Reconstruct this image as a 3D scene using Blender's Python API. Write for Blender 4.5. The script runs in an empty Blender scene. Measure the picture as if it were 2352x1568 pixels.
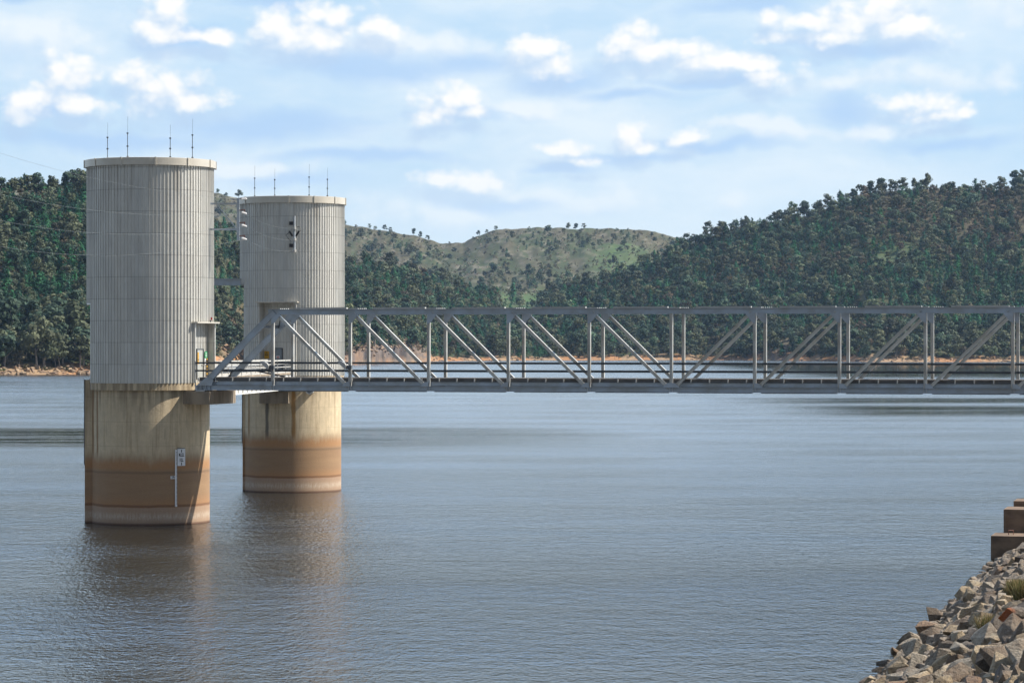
import bpy, bmesh, math, random
import numpy as np
from mathutils import Vector, Matrix

C = bpy.context.scene.collection
sc = bpy.context.scene
PI = math.pi
EYE = 13.77            # camera height above the water
FOC = 6450.0           # focal length in units where the frame is 2352 wide
random.seed(4)
rng = np.random.default_rng(7)

# ------------------------------------------------------------------ helpers
class MB:
    """collects shapes in world coordinates, links them as one mesh"""
    def __init__(s): s.v = []; s.f = []
    def add(s, vs, fs):
        o = len(s.v); s.v += [tuple(p) for p in vs]; s.f += [tuple(i + o for i in f) for f in fs]
    def box(s, c, ax, ay, az, hx, hy, hz):
        c = Vector(c); X = Vector(ax).normalized() * hx; Y = Vector(ay).normalized() * hy; Z = Vector(az).normalized() * hz
        vs = [c + X * i + Y * j + Z * k for k in (-1, 1) for j in (-1, 1) for i in (-1, 1)]
        s.add(vs, [(0, 2, 3, 1), (4, 5, 7, 6), (0, 1, 5, 4), (2, 6, 7, 3), (0, 4, 6, 2), (1, 3, 7, 5)])
    def abox(s, x0, x1, y0, y1, z0, z1):
        s.box(((x0 + x1) / 2, (y0 + y1) / 2, (z0 + z1) / 2), (1, 0, 0), (0, 1, 0), (0, 0, 1), (x1 - x0) / 2, (y1 - y0) / 2, (z1 - z0) / 2)
    def bar(s, a, b, side, w, h):
        """rectangular bar from a to b; w along side, h across"""
        a = Vector(a); b = Vector(b); d = (b - a); L = d.length; d.normalize()
        sd = Vector(side); sd = (sd - d * sd.dot(d)).normalized(); up = d.cross(sd)
        s.box((a + b) / 2, d, sd, up, L / 2, w / 2, h / 2)
    def ibeam(s, a, b, side, w, h, tf=.03, tw=.02):
        a = Vector(a); b = Vector(b); d = (b - a).normalized()
        sd = Vector(side); sd = (sd - d * sd.dot(d)).normalized(); up = d.cross(sd)
        s.bar(a, b, sd, tw, h - 2 * tf)
        for q in (-1, 1):
            o = up * q * (h / 2 - tf / 2)
            s.bar(a + o, b + o, sd, w, tf)
    def tube(s, pts, r, n=6, cap=True):
        pts = [Vector(p) for p in pts]; o = len(s.v); N = len(pts)
        for i, p in enumerate(pts):
            d = (pts[min(i + 1, N - 1)] - pts[max(i - 1, 0)]).normalized()
            u = d.cross(Vector((0, 0, 1)))
            if u.length < 1e-3: u = Vector((1, 0, 0))
            u.normalize(); w = d.cross(u)
            rr = r[i] if isinstance(r, (list, tuple)) else r
            for k in range(n):
                t = 2 * PI * k / n
                s.v.append(tuple(p + u * math.cos(t) * rr + w * math.sin(t) * rr))
        for i in range(N - 1):
            for k in range(n):
                a = o + i * n + k; b = o + i * n + (k + 1) % n
                s.f.append((a, b, b + n, a + n))
        if cap:
            s.f.append(tuple(o + k for k in range(n))[::-1]); s.f.append(tuple(o + (N - 1) * n + k for k in range(n)))
    def prism(s, poly, z0, z1):
        n = len(poly); a = sum(poly[i][0] * poly[(i + 1) % n][1] - poly[(i + 1) % n][0] * poly[i][1] for i in range(n))
        if a < 0: poly = poly[::-1]
        vs = [(p[0], p[1], z0) for p in poly] + [(p[0], p[1], z1) for p in poly]
        fs = [tuple(range(n))[::-1], tuple(range(n, 2 * n))] + [(i, (i + 1) % n, n + (i + 1) % n, n + i) for i in range(n)]
        s.add(vs, fs)
    def build(s, name, mat, parent=None, origin=None, smooth=False):
        org = Vector(origin) if origin is not None else (parent.matrix_world.translation.copy() if parent is not None and parent.get('_o') is None else Vector(parent['_o']) if parent is not None else Vector((0, 0, 0)))
        me = bpy.data.meshes.new(name)
        me.from_pydata([(x - org.x, y - org.y, z - org.z) for x, y, z in s.v], [], s.f); me.update()
        o = bpy.data.objects.new(name, me); C.objects.link(o)
        if mat is not None: me.materials.append(mat)
        if smooth: me.polygons.foreach_set('use_smooth', [True] * len(me.polygons))
        if parent is not None: o.parent = parent
        else: o.location = org
        o['_o'] = tuple(org)
        return o

def tag(o, label=None, cat=None, group=None, kind=None):
    if label: o['label'] = label
    if cat: o['category'] = cat
    if group: o['group'] = group
    if kind: o['kind'] = kind
    return o
def thing(name, label, cat, loc, group=None):
    o = bpy.data.objects.new(name, None); C.objects.link(o); o.location = loc; o['_o'] = tuple(loc)
    o.empty_display_size = .2
    return tag(o, label, cat, group)
def at(px, d, py=None):
    """the world point seen at column px, row py of the 2352-wide photograph, d metres away"""
    x = (px - 1176) / FOC * d
    return (x, d) if py is None else Vector((x, d, EYE + (784 - py) / FOC * d))

ORD = 'first second third fourth fifth sixth seventh eighth ninth tenth eleventh twelfth thirteenth fourteenth fifteenth sixteenth seventeenth eighteenth nineteenth twentieth'.split()
TENS = {2: 'twenty', 3: 'thirty', 4: 'forty', 5: 'fifty', 6: 'sixty', 7: 'seventy', 8: 'eighty', 9: 'ninety'}
TEN_ORD = {2: 'twentieth', 3: 'thirtieth', 4: 'fortieth', 5: 'fiftieth', 6: 'sixtieth', 7: 'seventieth', 8: 'eightieth', 9: 'ninetieth'}
def ordinal(n):
    if n <= 20: return ORD[n - 1]
    t, u = divmod(n, 10)
    return TEN_ORD[t] if u == 0 else TENS[t] + '-' + ORD[u - 1]

# value noise for building terrain
_tab = rng.random((256, 256))
def vnoise(x, y):
    x = np.asarray(x, float); y = np.asarray(y, float)
    xi = np.floor(x).astype(int); yi = np.floor(y).astype(int); fx = x - xi; fy = y - yi
    fx = fx * fx * (3 - 2 * fx); fy = fy * fy * (3 - 2 * fy)
    g = lambda a, b: _tab[a % 256, b % 256]
    return (g(xi, yi) * (1 - fx) + g(xi + 1, yi) * fx) * (1 - fy) + (g(xi, yi + 1) * (1 - fx) + g(xi + 1, yi + 1) * fx) * fy
def fbm(x, y, o=4):
    s = 0; a = .5; t = 0
    for i in range(o):
        s = s + a * vnoise(x * 2 ** i + 17 * i, y * 2 ** i + 5 * i); t += a; a *= .5
    return s / t

# ------------------------------------------------------------------ materials
class NT:
    def __init__(s, nt): s.nt = nt
    def n(s, typ, **kw):
        nd = s.nt.nodes.new(typ)
        for k, v in kw.items():
            if k.startswith('i_'):
                key = k[2:]; key = int(key) if key.isdigit() else key.replace('_', ' ')
                sock = nd.inputs[key]
                if isinstance(v, bpy.types.NodeSocket): s.nt.links.new(v, sock)
                else: sock.default_value = v
            else: setattr(nd, k, v)
        return nd
    def link(s, a, b): s.nt.links.new(a, b)
    def math(s, op, a, b=None, c=None, clamp=False):
        nd = s.nt.nodes.new('ShaderNodeMath'); nd.operation = op; nd.use_clamp = clamp
        for i, v in enumerate((a, b, c)):
            if v is None: continue
            if isinstance(v, bpy.types.NodeSocket): s.nt.links.new(v, nd.inputs[i])
            else: nd.inputs[i].default_value = v
        return nd.outputs[0]
    def vmath(s, op, a, b=None):
        nd = s.nt.nodes.new('ShaderNodeVectorMath'); nd.operation = op
        for i, v in enumerate((a, b)):
            if v is None: continue
            if isinstance(v, bpy.types.NodeSocket): s.nt.links.new(v, nd.inputs[i])
            else: nd.inputs[i].default_value = v
        return nd
    def mix(s, f, a, b, blend='MIX'):
        nd = s.nt.nodes.new('ShaderNodeMix'); nd.data_type = 'RGBA'; nd.blend_type = blend; nd.clamp_factor = True
        for sock, v in ((nd.inputs[0], f), (nd.inputs[6], a), (nd.inputs[7], b)):
            if isinstance(v, bpy.types.NodeSocket): s.nt.links.new(v, sock)
            else: sock.default_value = v if not isinstance(v, tuple) or len(v) == 4 else (*v, 1)
        return nd.outputs[2]
    def ramp(s, f, stops, interp='LINEAR'):
        nd = s.nt.nodes.new('ShaderNodeValToRGB'); cr = nd.color_ramp; cr.interpolation = interp
        while len(cr.elements) < len(stops): cr.elements.new(.5)
        for e, (p, c) in zip(cr.elements, stops):
            e.position = p; e.color = (c, c, c, 1) if not isinstance(c, tuple) else (*c[:3], 1)
        s.nt.links.new(f, nd.inputs[0]); return nd.outputs[0]
    def sstep(s, v, lo, hi):
        nd = s.nt.nodes.new('ShaderNodeMapRange'); nd.interpolation_type = 'SMOOTHSTEP'; nd.clamp = True
        nd.inputs[1].default_value = lo; nd.inputs[2].default_value = hi
        s.nt.links.new(v, nd.inputs[0]); return nd.outputs[0]
    def noise(s, vec, scale, detail=4, rough=.55, dist=0):
        nd = s.nt.nodes.new('ShaderNodeTexNoise'); nd.inputs['Scale'].default_value = scale
        nd.inputs['Detail'].default_value = detail; nd.inputs['Roughness'].default_value = rough; nd.inputs['Distortion'].default_value = dist
        s.nt.links.new(vec, nd.inputs['Vector']); return nd.outputs['Fac']
    def scale(s, vec, xyz, loc=(0, 0, 0)):
        nd = s.nt.nodes.new('ShaderNodeMapping'); nd.inputs['Scale'].default_value = xyz; nd.inputs['Location'].default_value = loc
        s.nt.links.new(vec, nd.inputs['Vector']); return nd.outputs[0]

def mat_new(name):
    m = bpy.data.materials.new(name); m.use_nodes = True
    t = NT(m.node_tree); b = m.node_tree.nodes['Principled BSDF']
    return m, t, b
def rgb(c): return (*c, 1)

def simple(name, col, rough=.6, metal=0.0, var=.25, scale=3.0, dirt=None, zscale=1.0, bump=0.0):
    """plain painted / steel surface with weathering blotches"""
    m, t, b = mat_new(name)
    tc = t.n('ShaderNodeNewGeometry').outputs['Position']
    v = t.scale(tc, (1, 1, zscale))
    n1 = t.noise(v, scale, 5, .6)
    f = t.sstep(n1, .3, .75)
    dk = tuple(c * (1 - var) for c in col) if dirt is None else dirt
    c = t.mix(f, rgb(col), rgb(dk))
    t.link(c, b.inputs['Base Color']); b.inputs['Roughness'].default_value = rough; b.inputs['Metallic'].default_value = metal
    if bump:
        bp = t.n('ShaderNodeBump', i_Strength=.5, i_Distance=bump); t.link(t.noise(tc, scale * 4, 4), bp.inputs['Height']); t.link(bp.outputs[0], b.inputs['Normal'])
    return m

def cladding_mat():
    m, t, b = mat_new('galvanised_cladding')
    co = t.n('ShaderNodeTexCoord').outputs['Object']
    sep = t.n('ShaderNodeSeparateXYZ'); t.link(co, sep.inputs[0])
    ang = t.math('ARCTAN2', sep.outputs[0], t.math('MULTIPLY', sep.outputs[1], -1))
    cell = t.math('FLOOR', t.math('MULTIPLY', ang, 108 / (2 * PI)))
    row = t.math('FLOOR', t.math('DIVIDE', t.math('SUBTRACT', sep.outputs[2], .55), 1.64))
    wn = t.n('ShaderNodeTexWhiteNoise', noise_dimensions='2D')
    cb = t.n('ShaderNodeCombineXYZ'); t.link(cell, cb.inputs[0]); t.link(row, cb.inputs[1]); t.link(cb.outputs[0], wn.inputs['Vector'])
    wn1 = t.n('ShaderNodeTexWhiteNoise', noise_dimensions='1D'); t.link(cell, wn1.inputs['W'])
    blot = t.noise(t.scale(co, (1.2, 1.2, .35)), 1.1, 5, .6)
    col = t.mix(t.sstep(blot, .3, .7), (.665, .665, .63, 1), (.555, .56, .54, 1))
    col = t.mix(t.math('MULTIPLY', wn.outputs[0], .35), col, (.40, .385, .35, 1))
    col = t.mix(t.math('MULTIPLY', wn1.outputs[0], .25), col, (.62, .59, .51, 1))
    # lap joints of the sheets, every 1.64 m
    fr = t.math('FRACT', t.math('DIVIDE', t.math('SUBTRACT', sep.outputs[2], .55), 1.64))
    lap = t.math('LESS_THAN', fr, .028)
    col = t.mix(t.math('MULTIPLY', lap, .4), col, (.12, .12, .11, 1))
    stain = t.sstep(t.noise(t.scale(co, (5, 5, .18)), 1.0, 4, .6), .6, .8)
    col = t.mix(t.math('MULTIPLY', stain, .3), col, (.22, .2, .17, 1))
    drip = t.math('MULTIPLY', t.sstep(sep.outputs[2], 22.5, 26.6), t.sstep(t.noise(t.scale(co, (4, 4, .1)), 1.0, 4, .6), .45, .68))
    col = t.mix(t.math('MULTIPLY', drip, .4), col, (.25, .22, .18, 1))
    t.link(col, b.inputs['Base Color'])
    b.inputs['Metallic'].default_value = .3
    t.link(t.math('ADD', .34, t.math('MULTIPLY', blot, .2)), b.inputs['Roughness'])
    bp = t.n('ShaderNodeBump', i_Strength=.5, i_Distance=.04)
    t.link(t.noise(t.scale(co, (1, 1, .8)), 2.6, 3, .5), bp.inputs['Height']); t.link(bp.outputs[0], b.inputs['Normal'])
    return m

def concrete_mat(name, streaks=()):
    """stained concrete: water-level bands by height, vertical run-off streaks; streaks = [(angle, half width, z0, z1, colour)]"""
    m, t, b = mat_new(name)
    co = t.n('ShaderNodeTexCoord').outputs['Object']
    sep = t.n('ShaderNodeSeparateXYZ'); t.link(co, sep.inputs[0]); z = sep.outputs[2]
    ang = t.math('ARCTAN2', sep.outputs[0], t.math('MULTIPLY', sep.outputs[1], -1))
    vstretch = t.scale(co, (1, 1, .06)); hst = t.scale(co, (.12, .12, 1.0))
    wob = t.math('MULTIPLY', t.math('SUBTRACT', t.noise(t.scale(co, (1, 1, .3)), .8, 4), .5), .5)
    zz = t.math('ADD', z, wob)
    g = t.noise(co, 1.3, 6, .65)
    top = t.mix(t.sstep(g, .3, .7), (.64, .525, .35, 1), (.53, .44, .30, 1))
    st = t.sstep(t.noise(vstretch, 2.2, 5, .65), .46, .72)
    top = t.mix(t.math('MULTIPLY', st, .6), top, (.24, .16, .085, 1))
    st2 = t.sstep(t.noise(vstretch, 5.5, 3, .6), .6, .75)
    top = t.mix(t.math('MULTIPLY', st2, .45), top, (.14, .11, .085, 1))
    upd = t.math('MULTIPLY', t.sstep(z, 7.6, 10.4), t.sstep(t.noise(vstretch, 3.2, 4), .38, .62))
    top = t.mix(t.math('MULTIPLY', upd, .65), top, (.13, .095, .06, 1))
    for a, w, z0, z1, c in streaks:
        d = t.math('ABSOLUTE', t.math('SUBTRACT', ang, a))
        k = t.math('SUBTRACT', 1, t.sstep(t.math('ADD', d, t.math('MULTIPLY', t.math('SUBTRACT', t.noise(t.scale(co, (1, 1, .4)), 2.5, 3), .5), w)), w * .4, w * 1.3))
        k = t.math('MULTIPLY', k, t.math('MULTIPLY', t.sstep(z, z0 - .4, z0 + .6), t.math('SUBTRACT', 1, t.sstep(z, z1 - .1, z1 + .1))))
        top = t.mix(t.math('MULTIPLY', k, .85), top, rgb(c))
    bn = t.noise(hst, 2.0, 4, .6)
    brown = t.mix(bn, (.25, .152, .085, 1), (.36, .235, .13, 1))
    brown = t.mix(t.math('MULTIPLY', t.math('SUBTRACT', 1, t.sstep(zz, 1.3, 2.4)), .8), brown, (.37, .195, .09, 1))
    orange = t.math('MULTIPLY', t.sstep(z, 4.0, 4.3), t.math('SUBTRACT', 1, t.sstep(zz, 4.5, 5.1)))
    brown = t.mix(t.math('MULTIPLY', orange, .62), brown, (.40, .205, .085, 1))
    zl = t.math('ADD', z, t.math('MULTIPLY', wob, .15))
    dl = t.math('SUBTRACT', 1, t.sstep(t.math('ABSOLUTE', t.math('SUBTRACT', zl, 3.92)), .02, .16))
    brown = t.mix(t.math('MULTIPLY', dl, .35), brown, (.10, .06, .045, 1))
    lower = t.mix(t.noise(t.scale(co, (3, 3, .4)), 2.2, 5, .7), (.41, .295, .205, 1), (.30, .195, .125, 1))
    pale = t.math('MULTIPLY', t.sstep(z, .2, .6), t.math('SUBTRACT', 1, t.sstep(z, .65, 1.05)))
    lower = t.mix(t.math('MULTIPLY', t.math('MULTIPLY', pale, .75), t.sstep(t.noise(t.scale(co, (5, 5, 1)), 2.0, 5, .7), .3, .7)), lower, (.54, .46, .37, 1))
    lower = t.mix(t.math('SUBTRACT', 1, t.sstep(z, .02, .22)), lower, (.13, .07, .045, 1))
    pj = t.math('LESS_THAN', t.math('FRACT', t.math('DIVIDE', t.math('SUBTRACT', z, .4), 1.83)), .016)
    top = t.mix(t.math('MULTIPLY', pj, .3), top, (.16, .12, .08, 1))
    rag = t.noise(t.scale(co, (2.2, 2.2, .35)), 1.6, 6, .7)
    zz = t.math('ADD', zz, t.math('MULTIPLY', t.math('SUBTRACT', rag, .5), .9))
    c = t.mix(t.sstep(t.math('ADD', zz, t.math('MULTIPLY', t.math('SUBTRACT', st, .5), .5)), 4.25, 5.55), brown, top)
    edge = t.math('SUBTRACT', 1, t.sstep(t.math('ABSOLUTE', t.math('SUBTRACT', t.math('ADD', z, t.math('MULTIPLY', wob, .25)), 1.42)), .02, .16))
    c = t.mix(t.math('SUBTRACT', 1, t.sstep(t.math('ADD', z, t.math('MULTIPLY', wob, .3)), 1.27, 1.37)), c, lower)
    c = t.mix(t.math('MULTIPLY', edge, .6), c, (.11, .05, .03, 1))
    fine = t.noise(co, 9, 4, .7)
    c = t.mix(.35, c, t.mix(fine, (.55, .55, .55, 1), (1.45, 1.45, 1.45, 1)), 'MULTIPLY')
    t.link(c, b.inputs['Base Color']); b.inputs['Roughness'].default_value = .85
    bp = t.n('ShaderNodeBump', i_Strength=.6, i_Distance=.03); t.link(fine, bp.inputs['Height']); t.link(bp.outputs[0], b.inputs['Normal'])
    return m

def attr_mat(name, rough=.8, noise_amt=.5, scale=.15, bump=.0, trans=0.0, randv=False):
    """base colour from the mesh's own colour attribute, broken up with noise"""
    m, t, b = mat_new(name)
    a = t.n('ShaderNodeAttribute', attribute_name='col').outputs['Color']
    p = t.n('ShaderNodeNewGeometry').outputs['Position']
    n1 = t.noise(p, scale, 6, .65)
    c = t.mix(noise_amt, a, t.mix(n1, (.3, .3, .3, 1), (1.7, 1.7, 1.7, 1)), 'MULTIPLY')
    if randv:
        r = t.n('ShaderNodeObjectInfo').outputs['Random']
        c = t.mix(1.0, c, t.mix(r, (.75, .78, .72, 1), (1.3, 1.22, 1.2, 1)), 'MULTIPLY')
    t.link(c, b.inputs['Base Color']); b.inputs['Roughness'].default_value = rough
    b.inputs['Specular IOR Level'].default_value = .25
    if bump:
        bp = t.n('ShaderNodeBump', i_Strength=1.0, i_Distance=bump); t.link(n1, bp.inputs['Height']); t.link(bp.outputs[0], b.inputs['Normal'])
    if trans:
        tr = t.n('ShaderNodeBsdfTranslucent'); t.link(c, tr.inputs[0])
        mx = t.n('ShaderNodeMixShader', i_0=trans); t.link(b.outputs[0], mx.inputs[1]); t.link(tr.outputs[0], mx.inputs[2])
        t.link(mx.outputs[0], m.node_tree.nodes['Material Output'].inputs['Surface'])
    return m

def rock_mat():
    m, t, b = mat_new('riprap_stone')
    co = t.n('ShaderNodeTexCoord').outputs['Object']
    r = t.n('ShaderNodeObjectInfo').outputs['Random']
    pos = t.n('ShaderNodeNewGeometry').outputs['Position']
    oc = t.n('ShaderNodeObjectInfo').outputs['Color']
    n1 = t.noise(pos, 1.6, 6, .7); n2 = t.noise(pos, 9, 5, .7)
    c = t.mix(t.sstep(n1, .35, .7), oc, t.mix(1.0, oc, (.62, .55, .5, 1), 'MULTIPLY'))
    c = t.mix(t.math('MULTIPLY', t.sstep(n2, .45, .7), .65), c, (.10, .085, .07, 1))
    c = t.mix(t.math('MULTIPLY', t.sstep(t.noise(pos, 5, 3), .62, .75), .35), c, (.55, .5, .43, 1))
    sp = t.n('ShaderNodeSeparateXYZ'); t.link(pos, sp.inputs[0])
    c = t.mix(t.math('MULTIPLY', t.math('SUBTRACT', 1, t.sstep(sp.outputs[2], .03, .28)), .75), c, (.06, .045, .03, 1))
    t.link(c, b.inputs['Base Color']); b.inputs['Roughness'].default_value = .9
    bp = t.n('ShaderNodeBump', i_Strength=1.0, i_Distance=.16); t.link(t.math('ADD', n2, n1), bp.inputs['Height']); t.link(bp.outputs[0], b.inputs['Normal'])
    return m

def water_mat():
    m, t, b = mat_new('lake_water')
    p = t.n('ShaderNodeNewGeometry').outputs['Position']
    sp = t.n('ShaderNodeSeparateXYZ'); t.link(p, sp.inputs[0]); X, Y = sp.outputs[0], sp.outputs[1]
    # calm lanes on the lake (no ripples there): soft-edged bands lying across it
    wobble = t.math('MULTIPLY', t.math('SUBTRACT', t.noise(t.scale(p, (.006, .02, 0)), 1.0, 5, .6), .5), 1.0)
    def lane(y0, y1, soft, x0, x1, wob):
        yy = t.math('ADD', Y, t.math('MULTIPLY', wobble, wob))
        k = t.math('MULTIPLY', t.sstep(yy, y0 - soft, y0 + soft), t.math('SUBTRACT', 1, t.sstep(yy, y1 - soft, y1 + soft)))
        xx = t.math('ADD', X, t.math('MULTIPLY', wobble, wob * .8))
        if x0 is not None: k = t.math('MULTIPLY', k, t.sstep(xx, x0[0], x0[1]))
        if x1 is not None: k = t.math('MULTIPLY', k, t.math('SUBTRACT', 1, t.sstep(xx, x1[0], x1[1])))
        return k
    L1 = lane(368, 445, 14, None, (-25, 25), 60)
    L2 = lane(520, 600, 10, (45, 75), None, 40)
    L3 = lane(630, 690, 10, (42, 85), None, 50)
    L4 = lane(1080, 1700, 60, (90, 150), None, 120)
    L5 = lane(1130, 1400, 20, None, (-120, -90), 60)
    calm = t.math('MAXIMUM', L1, t.math('MAXIMUM', L2, t.math('MAXIMUM', L3, t.math('MAXIMUM', L4, t.math('MULTIPLY', L5, .5)))))
    brk = t.sstep(t.noise(t.scale(p, (.018, .16, 0)), 1.0, 5, .65), .36, .56)
    calm = t.math('MULTIPLY', calm, t.math('ADD', .72, t.math('MULTIPLY', brk, .28)))
    gust = t.sstep(t.noise(t.scale(p, (.02, .05, 0)), 1.0, 4, .6), .3, .75)
    amp = t.math('MULTIPLY', t.math('ADD', .55, t.math('MULTIPLY', gust, .6)), t.math('SUBTRACT', 1, t.math('MULTIPLY', calm, .86)))
    w1 = t.noise(t.scale(p, (2.3, 1.2, 1)), 1.5, 3, .55, .3)
    w2 = t.noise(t.scale(p, (.75, .55, 1), (3, 1, 0)), 1.0, 2, .5, .2)
    w3 = t.noise(t.scale(p, (1.0, 1.3, 1), (7, 5, 0)), 4.5, 2, .5)
    h = t.math('ADD', t.math('MULTIPLY', w1, .46), t.math('ADD', t.math('MULTIPLY', w2, .50), t.math('MULTIPLY', w3, .06)))
    h = t.math('MULTIPLY', h, amp)
    bp = t.n('ShaderNodeBump', i_Strength=1.0, i_Distance=WAVE); t.link(h, bp.inputs['Height'])
    rough = t.math('MULTIPLY', t.math('ADD', t.math('MULTIPLY', t.sstep(Y, 120, 420), .06), t.math('ADD', .07, t.math('MULTIPLY', gust, .05))), t.math('SUBTRACT', 1, t.math('MULTIPLY', calm, .85)))
    gl = t.n('ShaderNodeBsdfGlossy', distribution='GGX'); t.link(rough, gl.inputs['Roughness']); t.link(bp.outputs[0], gl.inputs['Normal']); gl.inputs['Color'].default_value = (1, 1, 1, 1)
    df = t.n('ShaderNodeBsdfDiffuse'); df.inputs['Color'].default_value = (.014, .013, .009, 1)
    fr = t.n('ShaderNodeFresnel', i_IOR=1.333)
    mx = t.n('ShaderNodeMixShader'); t.link(t.math('MULTIPLY', fr.outputs[0], .88), mx.inputs[0]); t.link(df.outputs[0], mx.inputs[1]); t.link(gl.outputs[0], mx.inputs[2])
    m.node_tree.nodes.remove(b); t.link(mx.outputs[0], m.node_tree.nodes['Material Output'].inputs['Surface'])
    return m
WAVE = .31
HAZE = .000031

M = {}
M['clad'] = cladding_mat()
M['conc'] = concrete_mat('tower_concrete_front', [(-1.15, .06, 5, 10.9, (.20, .10, .03)), (-.95, .03, 5, 10, (.24, .13, .05))])
M['conc_rear'] = concrete_mat('tower_concrete_rear', [(-.46, .045, 4.7, 9.2, (.09, .085, .075)), (.10, .05, 4.8, 9.4, (.30, .15, .03)), (-1.0, .04, 5, 10, (.27, .15, .05))])
M['conc_grey'] = simple('weathered_concrete', (.33, .27, .2), .9, 0, .45, 1.2, zscale=.25, bump=.03)
M['conc_dark'] = simple('wet_concrete', (.22, .155, .105), .85, 0, .5, .9, zscale=1.8, bump=.03)
M['steel'] = simple('grey_painted_steel', (.44, .51, .585), .4, .15, .25, .9, dirt=(.34, .36, .37))  # blue tint of the shaded faces is mixed into this grey
M['steel_sunlit'] = simple('grey_steel_sunlit', (.70, .70, .67), .36, .2, .25, .9, dirt=(.50, .46, .40))  # paler copy of the bridge steel, sunlit flanges put into the colour
M['steel_pale'] = simple('pale_galvanised_steel', (.50, .50, .48), .5, .15, .2, 2.5)
M['steel_dark'] = simple('dark_weathered_steel', (.10, .115, .13), .6, .1, .3, 2.0)
M['deck'] = simple('deck_concrete', (.17, .155, .14), .9, 0, .5, 1.4, zscale=2)
M['rim'] = simple('roof_fascia_sheet', (.62, .58, .50), .38, .2, .16, .8)
M['rail_paint'] = simple('worn_white_rail', (.58, .58, .55), .5, 0, .3, 4)
M['white'] = simple('white_paint', (.75, .75, .72), .5, 0, .12, 4)
M['sign_white'] = simple('sign_white', (.78, .80, .82), .45, 0, .06, 5)
M['black'] = simple('black_plastic', (.02, .02, .022), .5, 0, .1, 5)
M['ink'] = simple('black_paint', (.012, .012, .02), .6, 0, .1, 5)
M['yellow'] = simple('yellow_sign_paint', (.66, .36, .02), .5, 0, .1, 5)
M['green'] = simple('green_sign_paint', (.02, .30, .12), .5, 0, .1, 5)
M['red'] = simple('red_paint', (.55, .04, .02), .5, 0, .1, 5)
M['rust'] = simple('rust_red_fitting', (.28, .13, .10), .7, 0, .3, 9)
M['porcelain'] = simple('white_porcelain', (.85, .85, .85), .25, 0, .04, 5)
M['door'] = simple('grey_door_paint', (.24, .28, .31), .5, .05, .12, 2)
M['door_pale'] = simple('pale_door_paint', (.42, .44, .42), .5, 0, .12, 2)
M['wire'] = simple('cable', (.26, .28, .28), .5, .3, .05, 3)
M['terrain'] = attr_mat('hillside_ground', .95, .75, .16, .9)
M['leaf'] = attr_mat('foliage', .75, .25, .35, 0, .22)
M['leaf_one'] = attr_mat('foliage_single_tree', .75, .25, .35, 0, .22, True)
M['bark'] = simple('pale_bark', (.30, .27, .24), .9, 0, .5, 1.5)
M['rock'] = rock_mat()
def orange_rock():
    m = M['rock'].copy(); m.name = 'orange_stained_stone'; t = NT(m.node_tree); b = m.node_tree.nodes['Principled BSDF']
    lk = b.inputs['Base Color'].links[0].from_socket; co = t.n('ShaderNodeTexCoord').outputs['Object']; s_ = t.n('ShaderNodeSeparateXYZ'); t.link(co, s_.inputs[0])
    f = t.sstep(t.math('ADD', t.math('MULTIPLY', s_.outputs[0], -1), t.math('MULTIPLY', t.noise(co, 4, 4), .25)), .22, .42)
    t.link(t.mix(f, lk, (.40, .13, .045, 1)), b.inputs['Base Color']); return m
M['rock_orange'] = orange_rock()
M['bankrock'] = attr_mat('shore_stone', .9, .6, .9, .2)
M['grass'] = attr_mat('tuft_grass', .8, .3, 3, 0, .3)
M['bank'] = simple('embankment_fill', (.10, .085, .07), .95, 0, .4, 1.5, bump=.1)

# ------------------------------------------------------------------ camera, sun, sky
cam = bpy.data.cameras.new('camera'); co = bpy.data.objects.new('camera', cam); C.objects.link(co)
co.location = (0, 0, EYE); co.rotation_euler = (PI / 2, 0, 0)
cam.sensor_width = 36; cam.lens = 36 * FOC / 2352; cam.clip_start = .5; cam.clip_end = 20000
sc.camera = co
SUN_AZ, SUN_EL = math.radians(85.0), math.radians(47)      # azimuth from +Y towards +X
sd = Vector((math.sin(SUN_AZ) * math.cos(SUN_EL), math.cos(SUN_AZ) * math.cos(SUN_EL), math.sin(SUN_EL)))
sl = bpy.data.lights.new('sun', 'SUN'); sl.energy = 5.0; sl.angle = math.radians(.55); sl.color = (1, .92, .81)
so = bpy.data.objects.new('sun', sl); C.objects.link(so); so.rotation_euler = (-sd).to_track_quat('-Z', 'Y').to_euler(); so.location = (60, 0, 80)

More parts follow.
